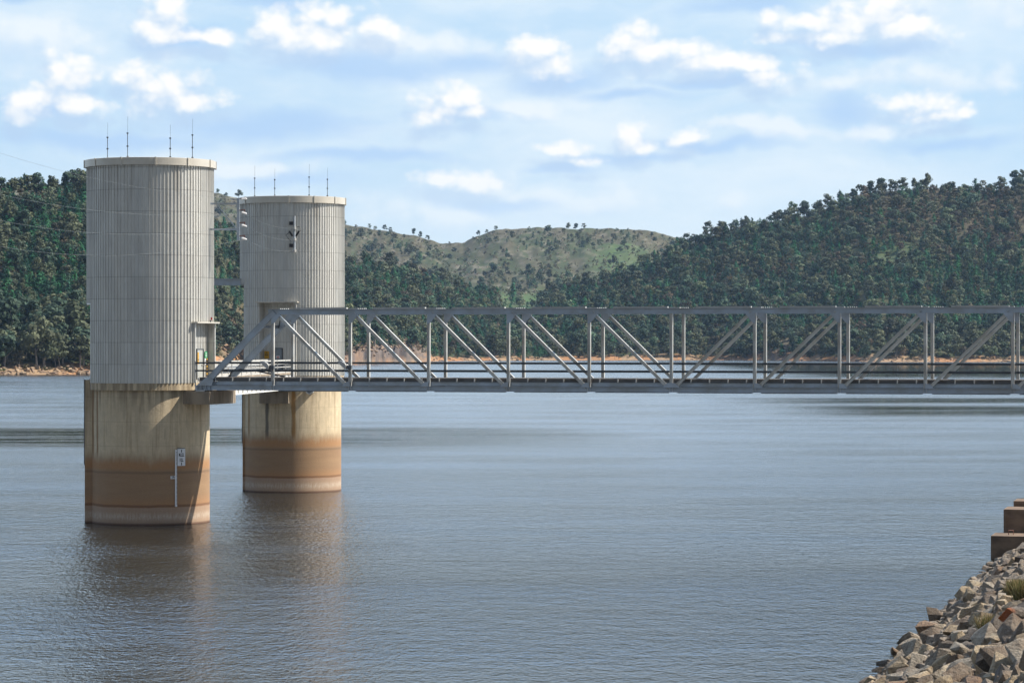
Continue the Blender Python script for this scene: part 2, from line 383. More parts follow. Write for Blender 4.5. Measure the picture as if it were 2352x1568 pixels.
STRENGTH, EXPOSURE = .082, .62
def build_world():
    w = bpy.data.worlds.new('World'); sc.world = w; w.use_nodes = True
    t = NT(w.node_tree); bg = w.node_tree.nodes['Background']
    sky = t.n('ShaderNodeTexSky', sky_type='NISHITA'); sky.sun_disc = False
    sky.sun_elevation = SUN_EL; sky.sun_rotation = SUN_AZ; sky.air_density = 1.0; sky.dust_density = .6; sky.ozone_density = 1.5
    d = t.n('ShaderNodeTexCoord').outputs['Generated']
    sp = t.n('ShaderNodeSeparateXYZ'); t.link(d, sp.inputs[0])
    az = t.math('ARCTAN2', sp.outputs[0], sp.outputs[1]); el = t.math('ARCSINE', sp.outputs[2])
    # sky coordinates: u in azimuth, v in elevation, scaled so that 1 is the field of view
    k = FOC / 2352
    cb = t.n('ShaderNodeCombineXYZ'); t.link(t.math('MULTIPLY', az, k), cb.inputs[0]); t.link(t.math('MULTIPLY', el, k), cb.inputs[1])
    uv = cb.outputs[0]
    def warp(v, sc_, amt, dt=6):
        nz = t.n('ShaderNodeTexNoise'); nz.inputs['Scale'].default_value = sc_; nz.inputs['Detail'].default_value = dt; nz.inputs['Roughness'].default_value = .6
        t.link(v, nz.inputs['Vector'])
        off = t.vmath('MULTIPLY', t.vmath('SUBTRACT', nz.outputs['Color'], (.5, .5, .5)).outputs[0], (amt, amt * .7, 0)).outputs[0]
        return t.vmath('ADD', v, off).outputs[0]
    uv_soft = warp(uv, 5, .10, 4)
    uv_puff = warp(warp(uv, 9, .045, 3), 30, .03, 7)
    def field(coord, blobs):
        acc = None
        for x, y, rx, ry in blobs:
            c = ((x - 1176) / 2352, (784 - y) / 2352, 0)
            q = t.vmath('MULTIPLY', t.vmath('SUBTRACT', coord, c).outputs[0], (2352 / rx, 2352 / ry, 0)).outputs[0]
            l = t.vmath('LENGTH', q).outputs['Value']
            acc = l if acc is None else t.math('MINIMUM', acc, l)
        return acc
    S = 1 / (STRENGTH * 2 ** EXPOSURE) * 1.04    # colours below are given as they appear
    col = lambda r, g, b_: (r * S, g * S, b_ * S, 1)
    def layer(blobs, wsc, wamp, fine, famp, lo, hi, d, k, fsc=30):
        """cloud cover of a set of heaps and how far each point of it faces the sun (upper right)"""
        out = []
        for dx, dy in ((0, 0), d):
            q = t.vmath('ADD', uv, (dx, dy, 0)).outputs[0]
            w = warp(warp(q, wsc, wamp, 3), wsc * 3.2, wamp * fine, 7)
            f = field(w, blobs)
            nz = t.math('MULTIPLY', t.math('SUBTRACT', t.noise(t.scale(q, (1, 1.4, 1)), fsc * .6, 7, .62), .5), famp)
            q2 = warp(t.scale(q, (1, 1.25, 1)), fsc * 1.6, .012, 4)
            for vs_, va in ((fsc, .62), (fsc * 2.3, .34), (fsc * 5, .16)):
                vo = t.n('ShaderNodeTexVoronoi', feature='SMOOTH_F1', voronoi_dimensions='2D'); vo.inputs['Scale'].default_value = vs_; vo.inputs['Smoothness'].default_value = .35; t.link(q2, vo.inputs['Vector'])
                nz = t.math('ADD', nz, t.math('MULTIPLY', t.math('SUBTRACT', .42, vo.outputs['Distance']), famp * va))
            out.append(t.math('ADD', t.math('SUBTRACT', 1, f), nz))
        mask = t.sstep(out[0], lo, hi)
        lit = t.math('ADD', .5, t.math('MULTIPLY', t.math('SUBTRACT', out[0], out[1]), k), clamp=True)
        return mask, lit, out[1]
    base = t.mix(.85, sky.outputs[0], col(.54, .76, .98))
    veil = t.sstep(t.noise(t.scale(uv_soft, (2.0, 7.0, 1)), 1.0, 6, .6), .34, .66)
    veil = t.math('MULTIPLY', veil, .9)
    c = t.mix(veil, base, col(.84, .93, .985))
    # faint wide heaps
    pale_l = [(1640, 150, 150, 40), (1800, 305, 170, 34), (2000, 190, 170, 36), (2010, 310, 120, 26), (1180, 250, 140, 30), (930, 110, 180, 40), (1700, 300, 120, 26), (560, 390, 160, 26), (1080, 425, 110, 24),
              (2260, 200, 120, 40), (1350, 470, 260, 40), (1000, 500, 200, 40), (2200, 30, 160, 60), (150, 110, 240, 80)]
    pm, pl, _p = layer(pale_l, 6, .08, .5, 1.7, -.35, .8, (.009, .011), .8, 14)
    c = t.mix(t.math('MULTIPLY', pm, .8), c, t.mix(pl, col(.64, .79, .95), col(.90, .955, .985)))
    # grey-blue undersides
    shade_l = [(860, 165, 300, 42), (1080, 150, 140, 40), (250, 332, 300, 26), (620, 300, 280, 40), (1290, 190, 150, 42), (1620, 195, 160, 16), (1960, 112, 230, 22),
               (1430, 225, 150, 18), (1930, 265, 90, 50), (1460, 372, 150, 16), (1640, 345, 190, 18), (830, 372, 240, 18), (2170, 335, 190, 20), (1290, 395, 90, 12),
               (420, 110, 110, 35), (90, 270, 110, 30), (620, 20, 110, 26), (1040, 280, 110, 18), (1700, 20, 160, 22), (1150, 470, 160, 18), (700, 420, 160, 18), (80, 20, 70, 20)]
    sh = t.math('SUBTRACT', 1, t.sstep(t.math('ADD', field(uv_soft, shade_l), t.math('MULTIPLY', t.math('SUBTRACT', t.noise(t.scale(uv, (2, 6, 1)), 4.0, 6, .6), .5), 1.1)), .2, 1.3))
    c = t.mix(t.math('MULTIPLY', sh, .82), c, col(.46, .66, .93))
    # sunlit cumulus heads
    puff_l = [(160, 175, 36, 36), (215, 190, 60, 40), (290, 195, 60, 36), (370, 218, 90, 34), (450, 238, 52, 20), (90, 243, 52, 34), (200, 243, 62, 24), (60, 272, 40, 22),
              (392, 30, 34, 40), (376, 80, 40, 28), (470, 92, 80, 18), (640, 65, 60, 38), (700, 88, 84, 42), (770, 38, 60, 32), (850, 62, 76, 22),
              (1030, 226, 56, 34), (1080, 258, 50, 20), (1005, 255, 60, 26), (1230, 118, 64, 26), (1280, 150, 42, 18), (1440, 88, 64, 34), (1505, 112, 74, 26), (1650, 150, 120, 22), (1745, 178, 60, 16),
              (1850, 48, 96, 22), (1985, 38, 90, 42), (2085, 76, 76, 26), (1900, 80, 120, 16), (1447, 298, 26, 34), (1482, 335, 32, 18), (1560, 327, 44, 20), (2110, 245, 66, 22), (2165, 270, 42, 14),
              (1290, 345, 66, 16), (1350, 372, 42, 10), (1080, 418, 60, 18), (1020, 412, 42, 14)]
    um, ul, uo = layer([(x, y + 4, rx * 1.75, ry * 1.6) for x, y, rx, ry in puff_l], 6, .05, .5, 1.3, .0, .85, (.004, .015), .9, 26)
    c = t.mix(t.math('MULTIPLY', t.sstep(uo, -.1, .9), .62), c, col(.50, .66, .88))
    c = t.mix(t.math('MULTIPLY', um, .95), c, t.mix(ul, col(.74, .84, .95), col(1.05, 1.03, .99)))
    # low pale band just over the hills
    low = t.math('SUBTRACT', 1, t.sstep(el, .035, .075))
    c = t.mix(t.math('MULTIPLY', low, .45), c, col(.76, .89, .97))
    # higher up, out of frame: sky brightened ahead for the water, dimmed behind
    up = t.sstep(el, .11, .42)
    cl = t.sstep(t.noise(t.scale(d, (1, 1, 2.5)), 2.6, 6, .6), .42, .66)
    ahead = t.sstep(sp.outputs[1], -.2, .5)
    blue = t.mix(ahead, t.mix(.6, sky.outputs[0], col(.235, .255, .285)), t.mix(t.sstep(el, .15, .6), col(.86, 1.14, 1.44), col(.31, .61, 1.12)))
    hi = t.mix(t.math('MULTIPLY', cl, t.math('ADD', .2, t.math('MULTIPLY', ahead, .2))), blue, col(.80, .90, .98))
    c = t.mix(up, c, hi)
    c = t.mix(t.sstep(sp.outputs[1], -.1, .25), t.mix(.6, sky.outputs[0], col(.24, .26, .29)), c)
    t.link(c, bg.inputs['Color']); bg.inputs['Strength'].default_value = STRENGTH
build_world()
sc.view_settings.view_transform = 'Standard'; sc.view_settings.look = 'None'; sc.view_settings.exposure = EXPOSURE; sc.view_settings.gamma = 1

# ------------------------------------------------------------------ intake towers
def intake_tower(label, cx, cy, ztop, zrim, cut_z, rec_phi, rec_half, rec_depth, rec_z, conc, rod_px, corbel, front):
    root = thing('intake_tower', label, 'tower', (cx, cy, 0), 'intake towers in the lake')
    R, RC, ZC, ZR = 4.79, 4.52, 10.63, 10.10
    P = lambda phi, r, z: (cx + math.sin(phi) * r, cy - math.cos(phi) * r, z)
    NSEG = 108; CUT = -4.25
    rn = (math.sin(rec_phi), -math.cos(rec_phi)); rt = (math.cos(rec_phi), math.sin(rec_phi))
    # concrete shaft and its ring
    b = MB(); n = 96
    zs = [-3, 0, .7, 1.4, 3, 5, 7, 9, ZR]
    for j, z in enumerate(zs):
        for i in range(n): b.v.append(P(2 * PI * i / n, RC, z))
    for j in range(len(zs) - 1):
        for i in range(n):
            a = j * n + i; c = j * n + (i + 1) % n; b.f.append((a, c, c + n, a + n))
    b.build('concrete_shaft', conc, root, smooth=True)
    b = MB(); prof = [(RC - .3, ZR), (R - .01, ZR), (R - .01, ZC), (RC - .5, ZC)]
    for (r, z) in prof:
        for i in range(n):
            q = P(2 * PI * i / n, r, z); b.v.append((max(q[0], cx + CUT), q[1], q[2]))
    for j in range(3):
        for i in range(n):
            a = j * n + i; c = j * n + (i + 1) % n; b.f.append((a, c, c + n, a + n))
    b.build('ring_beam', conc, root)
    # gate guide standing against the left side
    b = MB(); gx = -4.80 if front else -4.47
    b.abox(cx + gx, cx - 4.0, cy - 1.5, cy + 1.5, -3, 10.86 if front else 10.7); b.build('gate_guide', conc, root)
    b = MB(); b.abox(cx + gx - .07, cx + gx - .003, cy - 1.46, cy - 1.2, 4.4, 10.9); b.abox(cx + gx - .07, cx + gx - .003, cy + 1.2, cy + 1.46, 4.4, 10.9)
    b.build('guide_rail', M['steel_dark'], root)
    # ribbed sheet cladding
    b = MB(); ph0 = 0
    uv = [(0.0, 0), (.74, 0), (.79, .055), (.95, .055), (1.0, 0)]
    w = 2 * PI / NSEG
    ztopc = zrim + .25
    for sgm in range(NSEG):
        ph = sgm * w; mid = ph + w / 2
        mx, my = math.sin(mid) * R, -math.cos(mid) * R
        lo = ZC + .003
        lat = mx * rt[0] + my * rt[1]; out = mx * rn[0] + my * rn[1]
        if out > 0 and abs(lat) < rec_half: lo = rec_z
        if mx < CUT: lo = cut_z
        zl = [lo, ztopc]
        o = len(b.v)
        for z in zl:
            for (u, dr) in uv: b.v.append(P(ph + w * u, R + dr, z))
        k = len(uv)
        for i in range(k - 1): b.f.append((o + i, o + i + 1, o + k + i + 1, o + k + i))
    b.build('cladding', M['clad'], root)
    # flat recess on the left under the overhang: ribbed wall, soffit
    b = MB(); y1 = math.sqrt(R * R - CUT * CUT)
    b.abox(cx + CUT - .0, cx + CUT + .1, cy - y1 + .02, cy + y1 - .02, ZC - .53, cut_z + .2)
    for i in range(14):
        yy = cy - y1 + .15 + i * (2 * y1 - .3) / 13; b.abox(cx + CUT - .05, cx + CUT - .002, yy - .03, yy + .03, ZC, cut_z)
    b.build('side_wall', M['clad'], root)
    b = MB(); pts = [(cx + math.sin(a) * (R + .04), cy - math.cos(a) * (R + .04)) for a in [-PI / 2 + s * math.acos(-CUT / (R + .04)) for s in np.linspace(-1, 1, 13)]]
    b.prism(pts, cut_z - .1, cut_z - .002); b.build('soffit', M['clad'], root)
    # door recess
    W = rec_half; edge = math.sqrt(R * R - W * W); back = edge - rec_depth
    ax = Vector((rn[0], rn[1], 0)); tx = Vector((rt[0], rt[1], 0)); cc = Vector((cx, cy, 0))
    L = lambda u, v, z: cc + ax * u + tx * v + Vector((0, 0, z))
    b = MB(); zb = ZC + .003; zt = rec_z
    b.box(L(back - .05, 0, (zb + zt) / 2), tx, (0, 0, 1), ax, W, (zt - zb) / 2, .05)
    nr = int(2 * W / .28)
    for i in range(nr):
        v = -W + (i + .5) * 2 * W / nr
        b.box(L(back + .024, v, (zb + zt) / 2), tx, (0, 0, 1), ax, .03, (zt - zb) / 2 - .01, .02)
    b.build('recess_wall', M['clad'], root)
    for sgn in (-1, 1):
        b = MB(); b.box(L((back + edge) / 2 + .06, sgn * (W + .03), (zb + zt) / 2), ax, (0, 0, 1), tx, (edge - back) / 2 + .1, (zt - zb) / 2, .06)
        b.build('jamb', M['clad'], root)
    b = MB(); b.box(L(edge - rec_depth / 2 + .1, 0, zt + .05), ax, tx, (0, 0, 1), rec_depth / 2 + .35, W + .25, .055); b.build('lintel', M['rim'], root)
    # roof fascia
    b = MB(); n2 = 144
    for (r, z) in [(R - .05, zrim + .02), (5.0, zrim), (5.0, ztop), (4.9, ztop + .03), (4.75, ztop - .02)]:
        for i in range(n2): b.v.append(P(2 * PI * i / n2, r, z))
    for j in range(4):
        for i in range(n2):
            a = j * n2 + i; c = j * n2 + (i + 1) % n2; b.f.append((a, c, c + n2, a + n2))
    rimo = b.build('roof_fascia', M['rim'], root, smooth=False)
    b = MB()
    for i in range(12):
        b = MB()
        a = math.radians(4.3 + 7.3 + 30 * i) if front else math.radians(-4 + 4.4 + 27.7 * i)
        q = Vector(P(a, 5.012, (ztop + zrim) / 2)); b.box(q, (math.cos(a), math.sin(a), 0), (0, 0, 1), (math.sin(a), -math.cos(a), 0), .055, (ztop - zrim) / 2 + .03, .05)
        b.build('joint_cover', M['rim'], rimo, origin=rimo['_o'])
    b = MB(); b.v = [P(2 * PI * i / 48, 4.8, ztop - .03) for i in range(48)]; b.f = [tuple(range(48))]; b.build('roof', M['rim'], root)
    # lightning rods on the roof edge
    for (px, py, d) in rod_px:
        q = at(px, d); zt_ = EYE + (784 - py) / FOC * d; h = zt_ - ztop
        b = MB(); x, y = q
        b.tube([(x, y, ztop - .05), (x, y, ztop + h * .6)], .026, 6); b.tube([(x, y, ztop + h * .6), (x + .02, y, zt_)], .009, 5)
        for f_ in (.02, .27, .58): b.abox(x - .07, x + .07, y - .07, y + .07, ztop + h * f_, ztop + h * f_ + .09)
        b.build('lightning_rod', M['steel_dark'], root)
    # corbel carrying the bridge
    if corbel:
        b = MB(); b.prism([(cx + x, cy + y) for x, y in corbel[0]], corbel[1], corbel[2]); b.build('corbel', M['conc_grey'], root)
    return root, L, back, edge, W, P

FX, FY = (345.5 - 1176) / FOC * 215, 215.0
RX, RY = (671.5 - 1176) / FOC * 260.3, 260.3
tf, Lf, bf, ef, Wf, Pf = intake_tower('larger ribbed metal intake tower with level gauge on its stained concrete shaft', FX, FY, 27.54, 26.99, 16.67, math.radians(70.7), 1.7, .45, 15.15,
    M['conc'], [(247, 282, 212.5), (293, 267, 211.2), (391, 287, 211.2), (442, 273, 212.2)],
    ([(2.9, -3.46), (5.1, -5.45), (6.35, -1.0), (6.5, .3), (4.2, 1.2), (2.5, -1)], 9.06, 10.03), True)
tr, Lr, br, er, Wr, Pr = intake_tower('smaller looking ribbed metal intake tower standing behind the truss bridge, pole on its face', RX, RY, 27.0, 26.4, 19.1, math.radians(-13), 1.75, 1.25, 17.3,
    M['conc_rear'], [(585, 380, 257.6), (631, 387, 256.4), (710, 377, 256.2), (752, 385, 257.2)],
    ([(-2.62, -4.9), (.05, -5.15), (.12, -3.5), (-2.6, -3.5)], 8.15, 9.18), False)

# doors
def door(root, L, back, v, w, h, z0, mat):
    b = MB(); b.box(L(back + .06, v, z0 + h / 2), (L(1, 0, 0) - L(0, 0, 0)), (L(0, 1, 0) - L(0, 0, 0)), (0, 0, 1), .05, w / 2, h / 2); d = b.build('door', mat, root)
    b = MB(); a1 = (L(1, 0, 0) - L(0, 0, 0)); t1 = (L(0, 1, 0) - L(0, 0, 0))
    for s in (-1, 1): b.box(L(back + .07, v + s * (w / 2 + .04), z0 + h / 2), a1, t1, (0, 0, 1), .07, .038, h / 2 + .08)
    b.box(L(back + .07, v, z0 + h + .05), a1, t1, (0, 0, 1), .068, w / 2, .035); b.build('frame', M['steel_dark'], d, origin=d['_o'])
    b = MB(); b.box(L(back + .15, v + w * .36, z0 + 1.0), a1, t1, (0, 0, 1), .04, .08, .03); b.build('handle', M['steel_pale'], d, origin=d['_o'])
    return d
ZD = 10.99
door(tf, Lf, bf, .1, .95, 2.15, ZD, M['door_pale'])
door(tr, Lr, br, -.45, .95, 2.1, ZD, M['door'])
def text_mesh(name, s, size, mat, parent, origin, X, Z, squash=1.0):
    """flat lettering, X reading direction, Z up, centred on origin (world)"""
    cu = bpy.data.curves.new(name, 'FONT'); cu.body = s; cu.size = size; cu.align_x = 'CENTER'; cu.align_y = 'CENTER'; cu.extrude = .002; cu.offset = size * .035; cu.resolution_u = 2
    o = bpy.data.objects.new('tmp', cu); C.objects.link(o)
    dg = bpy.context.evaluated_depsgraph_get(); me = bpy.data.meshes.new_from_object(o.evaluated_get(dg)); bpy.data.objects.remove(o)
    X = Vector(X).normalized(); Z = Vector(Z).normalized(); N = X.cross(Z)
    po = Vector(parent['_o'])
    for v in me.vertices:
        v.co = Vector(origin) - po + X * v.co.x * squash + Z * v.co.y + N * v.co.z
    me.name = name; me.materials.clear(); me.materials.append(mat); me.update()
    ob = bpy.data.objects.new(name, me); C.objects.link(ob); ob.parent = parent; ob['_o'] = tuple(po)
    return ob

# signs at the doors
def plate(name, label, L, u, v, z, w, h, mat, cat='sign', axis=None):
    c = L(u, v, z); ax_, tx_ = (L(1, 0, 0) - L(0, 0, 0)), (L(0, 1, 0) - L(0, 0, 0))
    r = thing(name, label, cat, tuple(c))
    b = MB(); b.box(c, ax_, tx_, (0, 0, 1), .02, w / 2, h / 2); b.build('plate', mat, r)
    return r, c, ax_, tx_
def warning_triangle(r, c, ax_, tx_, s, dz):
    b = MB(); o = c + ax_ * .032 + Vector((0, 0, dz)); pts = [o + tx_ * -s + Vector((0, 0, -s * .85)), o + tx_ * s + Vector((0, 0, -s * .85)), o + Vector((0, 0, s * .9))]
    inn = [o + (p - o) * .66 + Vector((0, 0, -.0)) for p in pts]
    k = [p - ax_ * .008 for p in pts + inn]
    b.add([*pts, *inn], [(0, 1, 4, 3), (1, 2, 5, 4), (2, 0, 3, 5)])
    b.box(o + Vector((0, 0, s * .02)), ax_, tx_, (0, 0, 1), .004, s * .07, s * .26); b.box(o + Vector((0, 0, -s * .42)), ax_, tx_, (0, 0, 1), .004, s * .08, s * .08)
    b.build('symbol', M['ink'], r)
r, c, a_, t_ = plate('warning_sign', 'yellow warning sign with black triangle left of the grey door', Lr, br + .09, -1.42, 12.55, .44, .68, M['yellow']); warning_triangle(r, c, a_, t_, .19, .1)
r, c, a_, t_ = plate('door_sign', 'small white and red notice on the grey door of the rear tower', Lr, br + .14, -.32, 12.35, .32, .24, M['sign_white'])
b = MB(); b.box(c + a_ * .028 + Vector((0, 0, .02)), a_, t_, (0, 0, 1), .006, .11, .035); b.box(c + a_ * .028 + Vector((0, 0, -.085)), a_, t_, (0, 0, 1), .006, .1, .02); b.build('lettering', M['red'], r)
r, c, a_, t_ = plate('warning_sign', 'yellow warning sign seen almost edge-on left of the pale door', Lf, bf + .3, -.62, 12.5, .17, .9, M['yellow']); warning_triangle(r, c, a_, t_, .075, -.1)
r, c, a_, t_ = plate('exit_sign', 'green sign with white lines beside the pale door of the front tower', Lf, bf + .12, 1.1, 12.75, .42, .5, M['green'])
b = MB()
for dz in (.12, 0, -.12): b.box(c + a_ * .028 + Vector((0, 0, dz)), a_, t_, (0, 0, 1), .006, .13, .022)
b.build('lettering', M['sign_white'], r)
r, c, a_, t_ = plate('notice', 'small white notice under the green sign by the pale door', Lf, bf + .12, 1.0, 12.25, .26, .46, M['sign_white'])
b = MB(); b.box(c + a_ * .028, a_, t_, (0, 0, 1), .006, .05, .1); b.build('symbol', M['door'], r)
r = thing('alarm_lamp', 'small red lamp above the lintel of the front tower door', 'lamp', tuple(Lf(ef + .5, .35, 15.5)))
b = MB(); b.box(Lf(ef + .5, .35, 15.5), (1, 0, 0), (0, 1, 0), (0, 0, 1), .06, .08, .1); b.build('lamp_body', M['red'], r)
b = MB(); b.box(Lf(ef + .42, .35, 15.31), (1, 0, 0), (0, 1, 0), (0, 0, 1), .04, .04, .08); b.build('bracket', M['steel_dark'], r)
# striped post by the pale door
q = Lf(bf + .35, .8, 0)
po = thing('striped_post', 'thin yellow and black striped post beside the pale door', 'post', (q.x, q.y, ZD))
b = MB(); b.tube([(q.x, q.y, ZD), (q.x, q.y, ZD + 1.5)], .06, 8); b.build('pole', M['yellow'], po)
b = MB()
for i in range(5):
    b = MB(); b.tube([(q.x, q.y, ZD + .12 + i * .28), (q.x, q.y, ZD + .24 + i * .28)], .066, 8); b.build('stripe', M['ink'], po)

# round pipe end on the rear shaft
pc = at(711.5, 255.2, 896)
pp = thing('outlet_pipe', 'short round pipe end on the rear shaft just under the bridge', 'pipe', tuple(pc))
b = MB()
for (r0, y0, r1, y1_) in ((.36, -.5, .36, 1.4), (.27, 1.2, .27, -.5)):
    o = len(b.v)
    for i in range(24): a = 2 * PI * i / 24; b.v.append((pc.x + math.cos(a) * r0, pc.y + y0, pc.z + math.sin(a) * r0))
    for i in range(24): a = 2 * PI * i / 24; b.v.append((pc.x + math.cos(a) * r1, pc.y + y1_, pc.z + math.sin(a) * r1))
    for i in range(24): b.f.append((o + i, o + (i + 1) % 24, o + 24 + (i + 1) % 24, o + 24 + i))
for i in range(24): b.f.append((i, (i + 1) % 24, 72 + (i + 1) % 24, 72 + i))
b.build('pipe_wall', M['steel_pale'], pp)
b = MB(); b.v = [(pc.x + math.cos(2 * PI * i / 24) * .27, pc.y - .2, pc.z + math.sin(2 * PI * i / 24) * .27) for i in range(24)]; b.f = [tuple(range(24))]; b.build('pipe_plug', M['door'], pp)

# level gauge board on the front shaft
ga = math.radians(24.5 + 7.0); ga_x = (math.cos(ga), math.sin(ga), 0); ga_n = (math.sin(ga), -math.cos(ga), 0)
gp = Vector(Pf(math.asin(1.92 / 4.52) + math.radians(7.0), 4.56, 3.5))
gphi = math.atan2(gp.x - FX, -(gp.y - FY)); gx_ = Vector((math.cos(gphi), math.sin(gphi), 0)); gn_ = Vector((math.sin(gphi), -math.cos(gphi), 0))
gb = thing('level_gauge', 'white water level gauge with lettered panel and arrows on the front concrete shaft', 'gauge', (gp.x, gp.y, 1.36))
b = MB(); b.box((gp.x, gp.y, (5.64 + 1.36) / 2), gx_, gn_, (0, 0, 1), .075, .03, (5.64 - 1.36) / 2); strip = b.build('scale_strip', M['sign_white'], gb)
for i in range(40):
    z = 1.55 + i * .1
    b = MB(); b.box(gp + gn_ * .033 + gx_ * .045 + Vector((0, 0, z - gp.z)), gx_, gn_, (0, 0, 1), .028, .004, .024)
    b.build('graduation', M['ink'], strip, origin=strip['_o'])
pc = gp + gx_ * .41 + gn_ * .05; pz = 5.07
b = MB(); b.box((pc.x, pc.y, pz), gx_, gn_, (0, 0, 1), .31, .03, .645); pn = b.build('panel', M['sign_white'], gb)
b = MB(); b.box((pc.x, pc.y, pz + .67), gx_, gn_, (0, 0, 1), .31, .05, .02); b.build('panel_cap', M['steel_dark'], gb)
fc = pc + gn_ * .034
text_mesh('lettering', 'M.I.S.L', .34, M['ink'], gb, (fc.x, fc.y, pz + .17), gx_, (0, 0, 1), .48)
text_mesh('lettering', 'F.S.L', .34, M['ink'], gb, (fc.x, fc.y, pz - .22), gx_, (0, 0, 1), .48)
for s, zc in ((1, pz + .46), (-1, pz - .49)):
    b = MB(); o = fc.copy(); o.z = zc
    b.box(o - Vector((0, 0, s * .03)), gx_, gn_, (0, 0, 1), .03, .003, .075)
    b.add([o + gx_ * -.06 + Vector((0, 0, s * .04)), o + gx_ * .06 + Vector((0, 0, s * .04)), o + Vector((0, 0, s * .13))], [(0, 1, 2)])
    for i in range(len(b.v)): pass
    b.build('arrow', M['ink'], gb)
np_ = gp - gx_ * .27 + gn_ * .02
b = MB(); b.box((np_.x, np_.y, 3.57), gx_, gn_, (0, 0, 1), .19, .02, .11); b.build('number_plate', M['sign_white'], gb)
text_mesh('number', '378', .22, M['ink'], gb, (np_ + gn_ * .024).xy.to_3d() + Vector((0, 0, 3.57)), gx_, (0, 0, 1), .8)

# ------------------------------------------------------------------ truss bridge
U = Vector((math.cos(.257), -math.sin(.257), 0)); V = Vector((math.sin(.257), math.cos(.257), 0)); Z1 = Vector((0, 0, 1))
PL = 6.04; BW = 4.46; O = Vector((-17.79, 208.9, 0)); ZT, ZB = 16.16, 10.13
def node(k, side=0, z=0): return O + U * (PL * k) + V * (BW * side) + Vector((0, 0, z))
END_L = -1.0; NL, NR = 0, 10
bridge = thing('truss_bridge', 'long grey steel truss footbridge reaching from the embankment to the front tower', 'bridge', tuple(node(5, .5, ZB)))
TOPC = ZT - .19; BOTC = ZB + .18
for side in (0, 1):
    # chords
    b = MB(); b.ibeam(node(NL - .06, side, TOPC), node(NR + .06, side, TOPC), V, .32, .38, .03, .03); tc_ = b.build('top_chord', M['steel'], bridge)
    for k in range(0, 10):
        b = MB(); b.bar(node(k + .30, side, ZT + .06), node(k + .96, side, ZT + .07), V, .36, .10); b.build('cover_plate', M['steel_pale'], tc_, origin=tc_['_o'])
        b = MB()
        for i in range(5): b.box(node(k + .1 + i * .025, side, ZT + .03), U, V, Z1, .025, .1, .03)
        b.build('splice_bolts', M['steel_pale'], tc_, origin=tc_['_o'])
    b = MB(); b.ibeam(node(END_L - .02, side, BOTC), node(11.02, side, BOTC), V, .34, .36, .03, .03); bc_ = b.build('bottom_chord', M['steel'], bridge)
    for k in range(0, 10, 1):
        b = MB(); b.bar(node(k + .08, side, ZB - .03), node(k + .97, side, ZB - .03), V, .34, .05); b.build('cover_plate', M['steel_dark'], bc_, origin=bc_['_o'])
    for s_, e_ in ((END_L, 1),):
        b = MB()
        for i in range(4): b.box(node(END_L + .02 + i * .055, side, BOTC) - V * .09, U, V, Z1, .012, .09, .15)
        b.build('stiffener', M['steel'], bc_, origin=bc_['_o'])
    # raking end posts
    for (kb, kt) in ((END_L + .1, 0), (11 - .1, 10)):
        b = MB(); b.ibeam(node(kb, side, ZB + .42), node(kt - .02 * (1 if kt else -1), side, ZT - .2), V, .36, .44, .035, .28)
        b.build('end_post', M['steel'], bridge)
        b = MB(); s = 1 if kt == 0 else -1
        p0 = node(kb - .09 * s, side); 
        vs = [p0 + Z1 * (ZB + .34), p0 + U * s * 1.2 + Z1 * (ZB + .34), p0 + U * s * 1.35 + Z1 * (ZB + .75), p0 + U * s * .75 + Z1 * (ZB + .95)]
        off = V * .02
        b.add([v - off - V * .19 for v in vs] + [v + off - V * .19 for v in vs], [(0, 1, 2, 3), (7, 6, 5, 4), (0, 4, 5, 1), (1, 5, 6, 2), (2, 6, 7, 3), (3, 7, 4, 0)])
        b.build('gusset', M['steel'], bridge)
    # posts
    for k in range(0, 11):
        b = MB(); b.ibeam(node(k, side, ZB + .02), node(k, side, ZT - .38), V, .22, .22, .022, .02)
        ps = b.build('post', M['steel_sunlit'], bridge)
        b = MB(); s = 1 if k <= 4 else -1
        if k != 5:
            for (zz, sg) in ((ZT - .38, -1),):
                vs = [node(k - .012 * s, side, zz), node(k + .10 * s, side, zz), node(k + .10 * s, side, zz - .12), node(k + .03 * s, side, zz - .62), node(k - .012 * s, side, zz - .75)]
                b.add([v - V * .15 for v in vs] + [v - V * .125 for v in vs], [(0, 1, 2, 3, 4), (9, 8, 7, 6, 5)] + [(i, 5 + i, 5 + (i + 1) % 5, (i + 1) % 5) for i in range(5)])
        if b.v: b.build('gusset', M['steel'], ps, origin=ps['_o'])
        s2 = -1 if k <= 5 else 1
        for q2 in ((s2,) if k != 5 else (-1, 1)):
            b = MB()
            vs = [node(k, side, ZB + .36), node(k + .10 * q2, side, ZB + .36), node(k + .06 * q2, side, ZB + .62), node(k, side, ZB + .7)]
            b.add([v - V * .15 for v in vs] + [v - V * .125 for v in vs], [(0, 1, 2, 3), (7, 6, 5, 4)] + [(i, 4 + i, 4 + (i + 1) % 4, (i + 1) % 4) for i in range(4)])
            b.build('gusset', M['steel'], ps, origin=ps['_o'])
    # diagonals
    for k in range(0, 5):
        b = MB(); b.ibeam(node(k + .04, side, ZT - .3), node(k + 1 - .03, side, ZB + .3), V, .24, .22, .02, .03); b.build('diagonal', M['steel_sunlit'], bridge)
        kk = 10 - k
        b = MB(); b.ibeam(node(kk - .04, side, ZT - .3), node(kk - 1 + .03, side, ZB + .3), V, .24, .22, .02, .03); b.build('diagonal', M['steel_sunlit'], bridge)
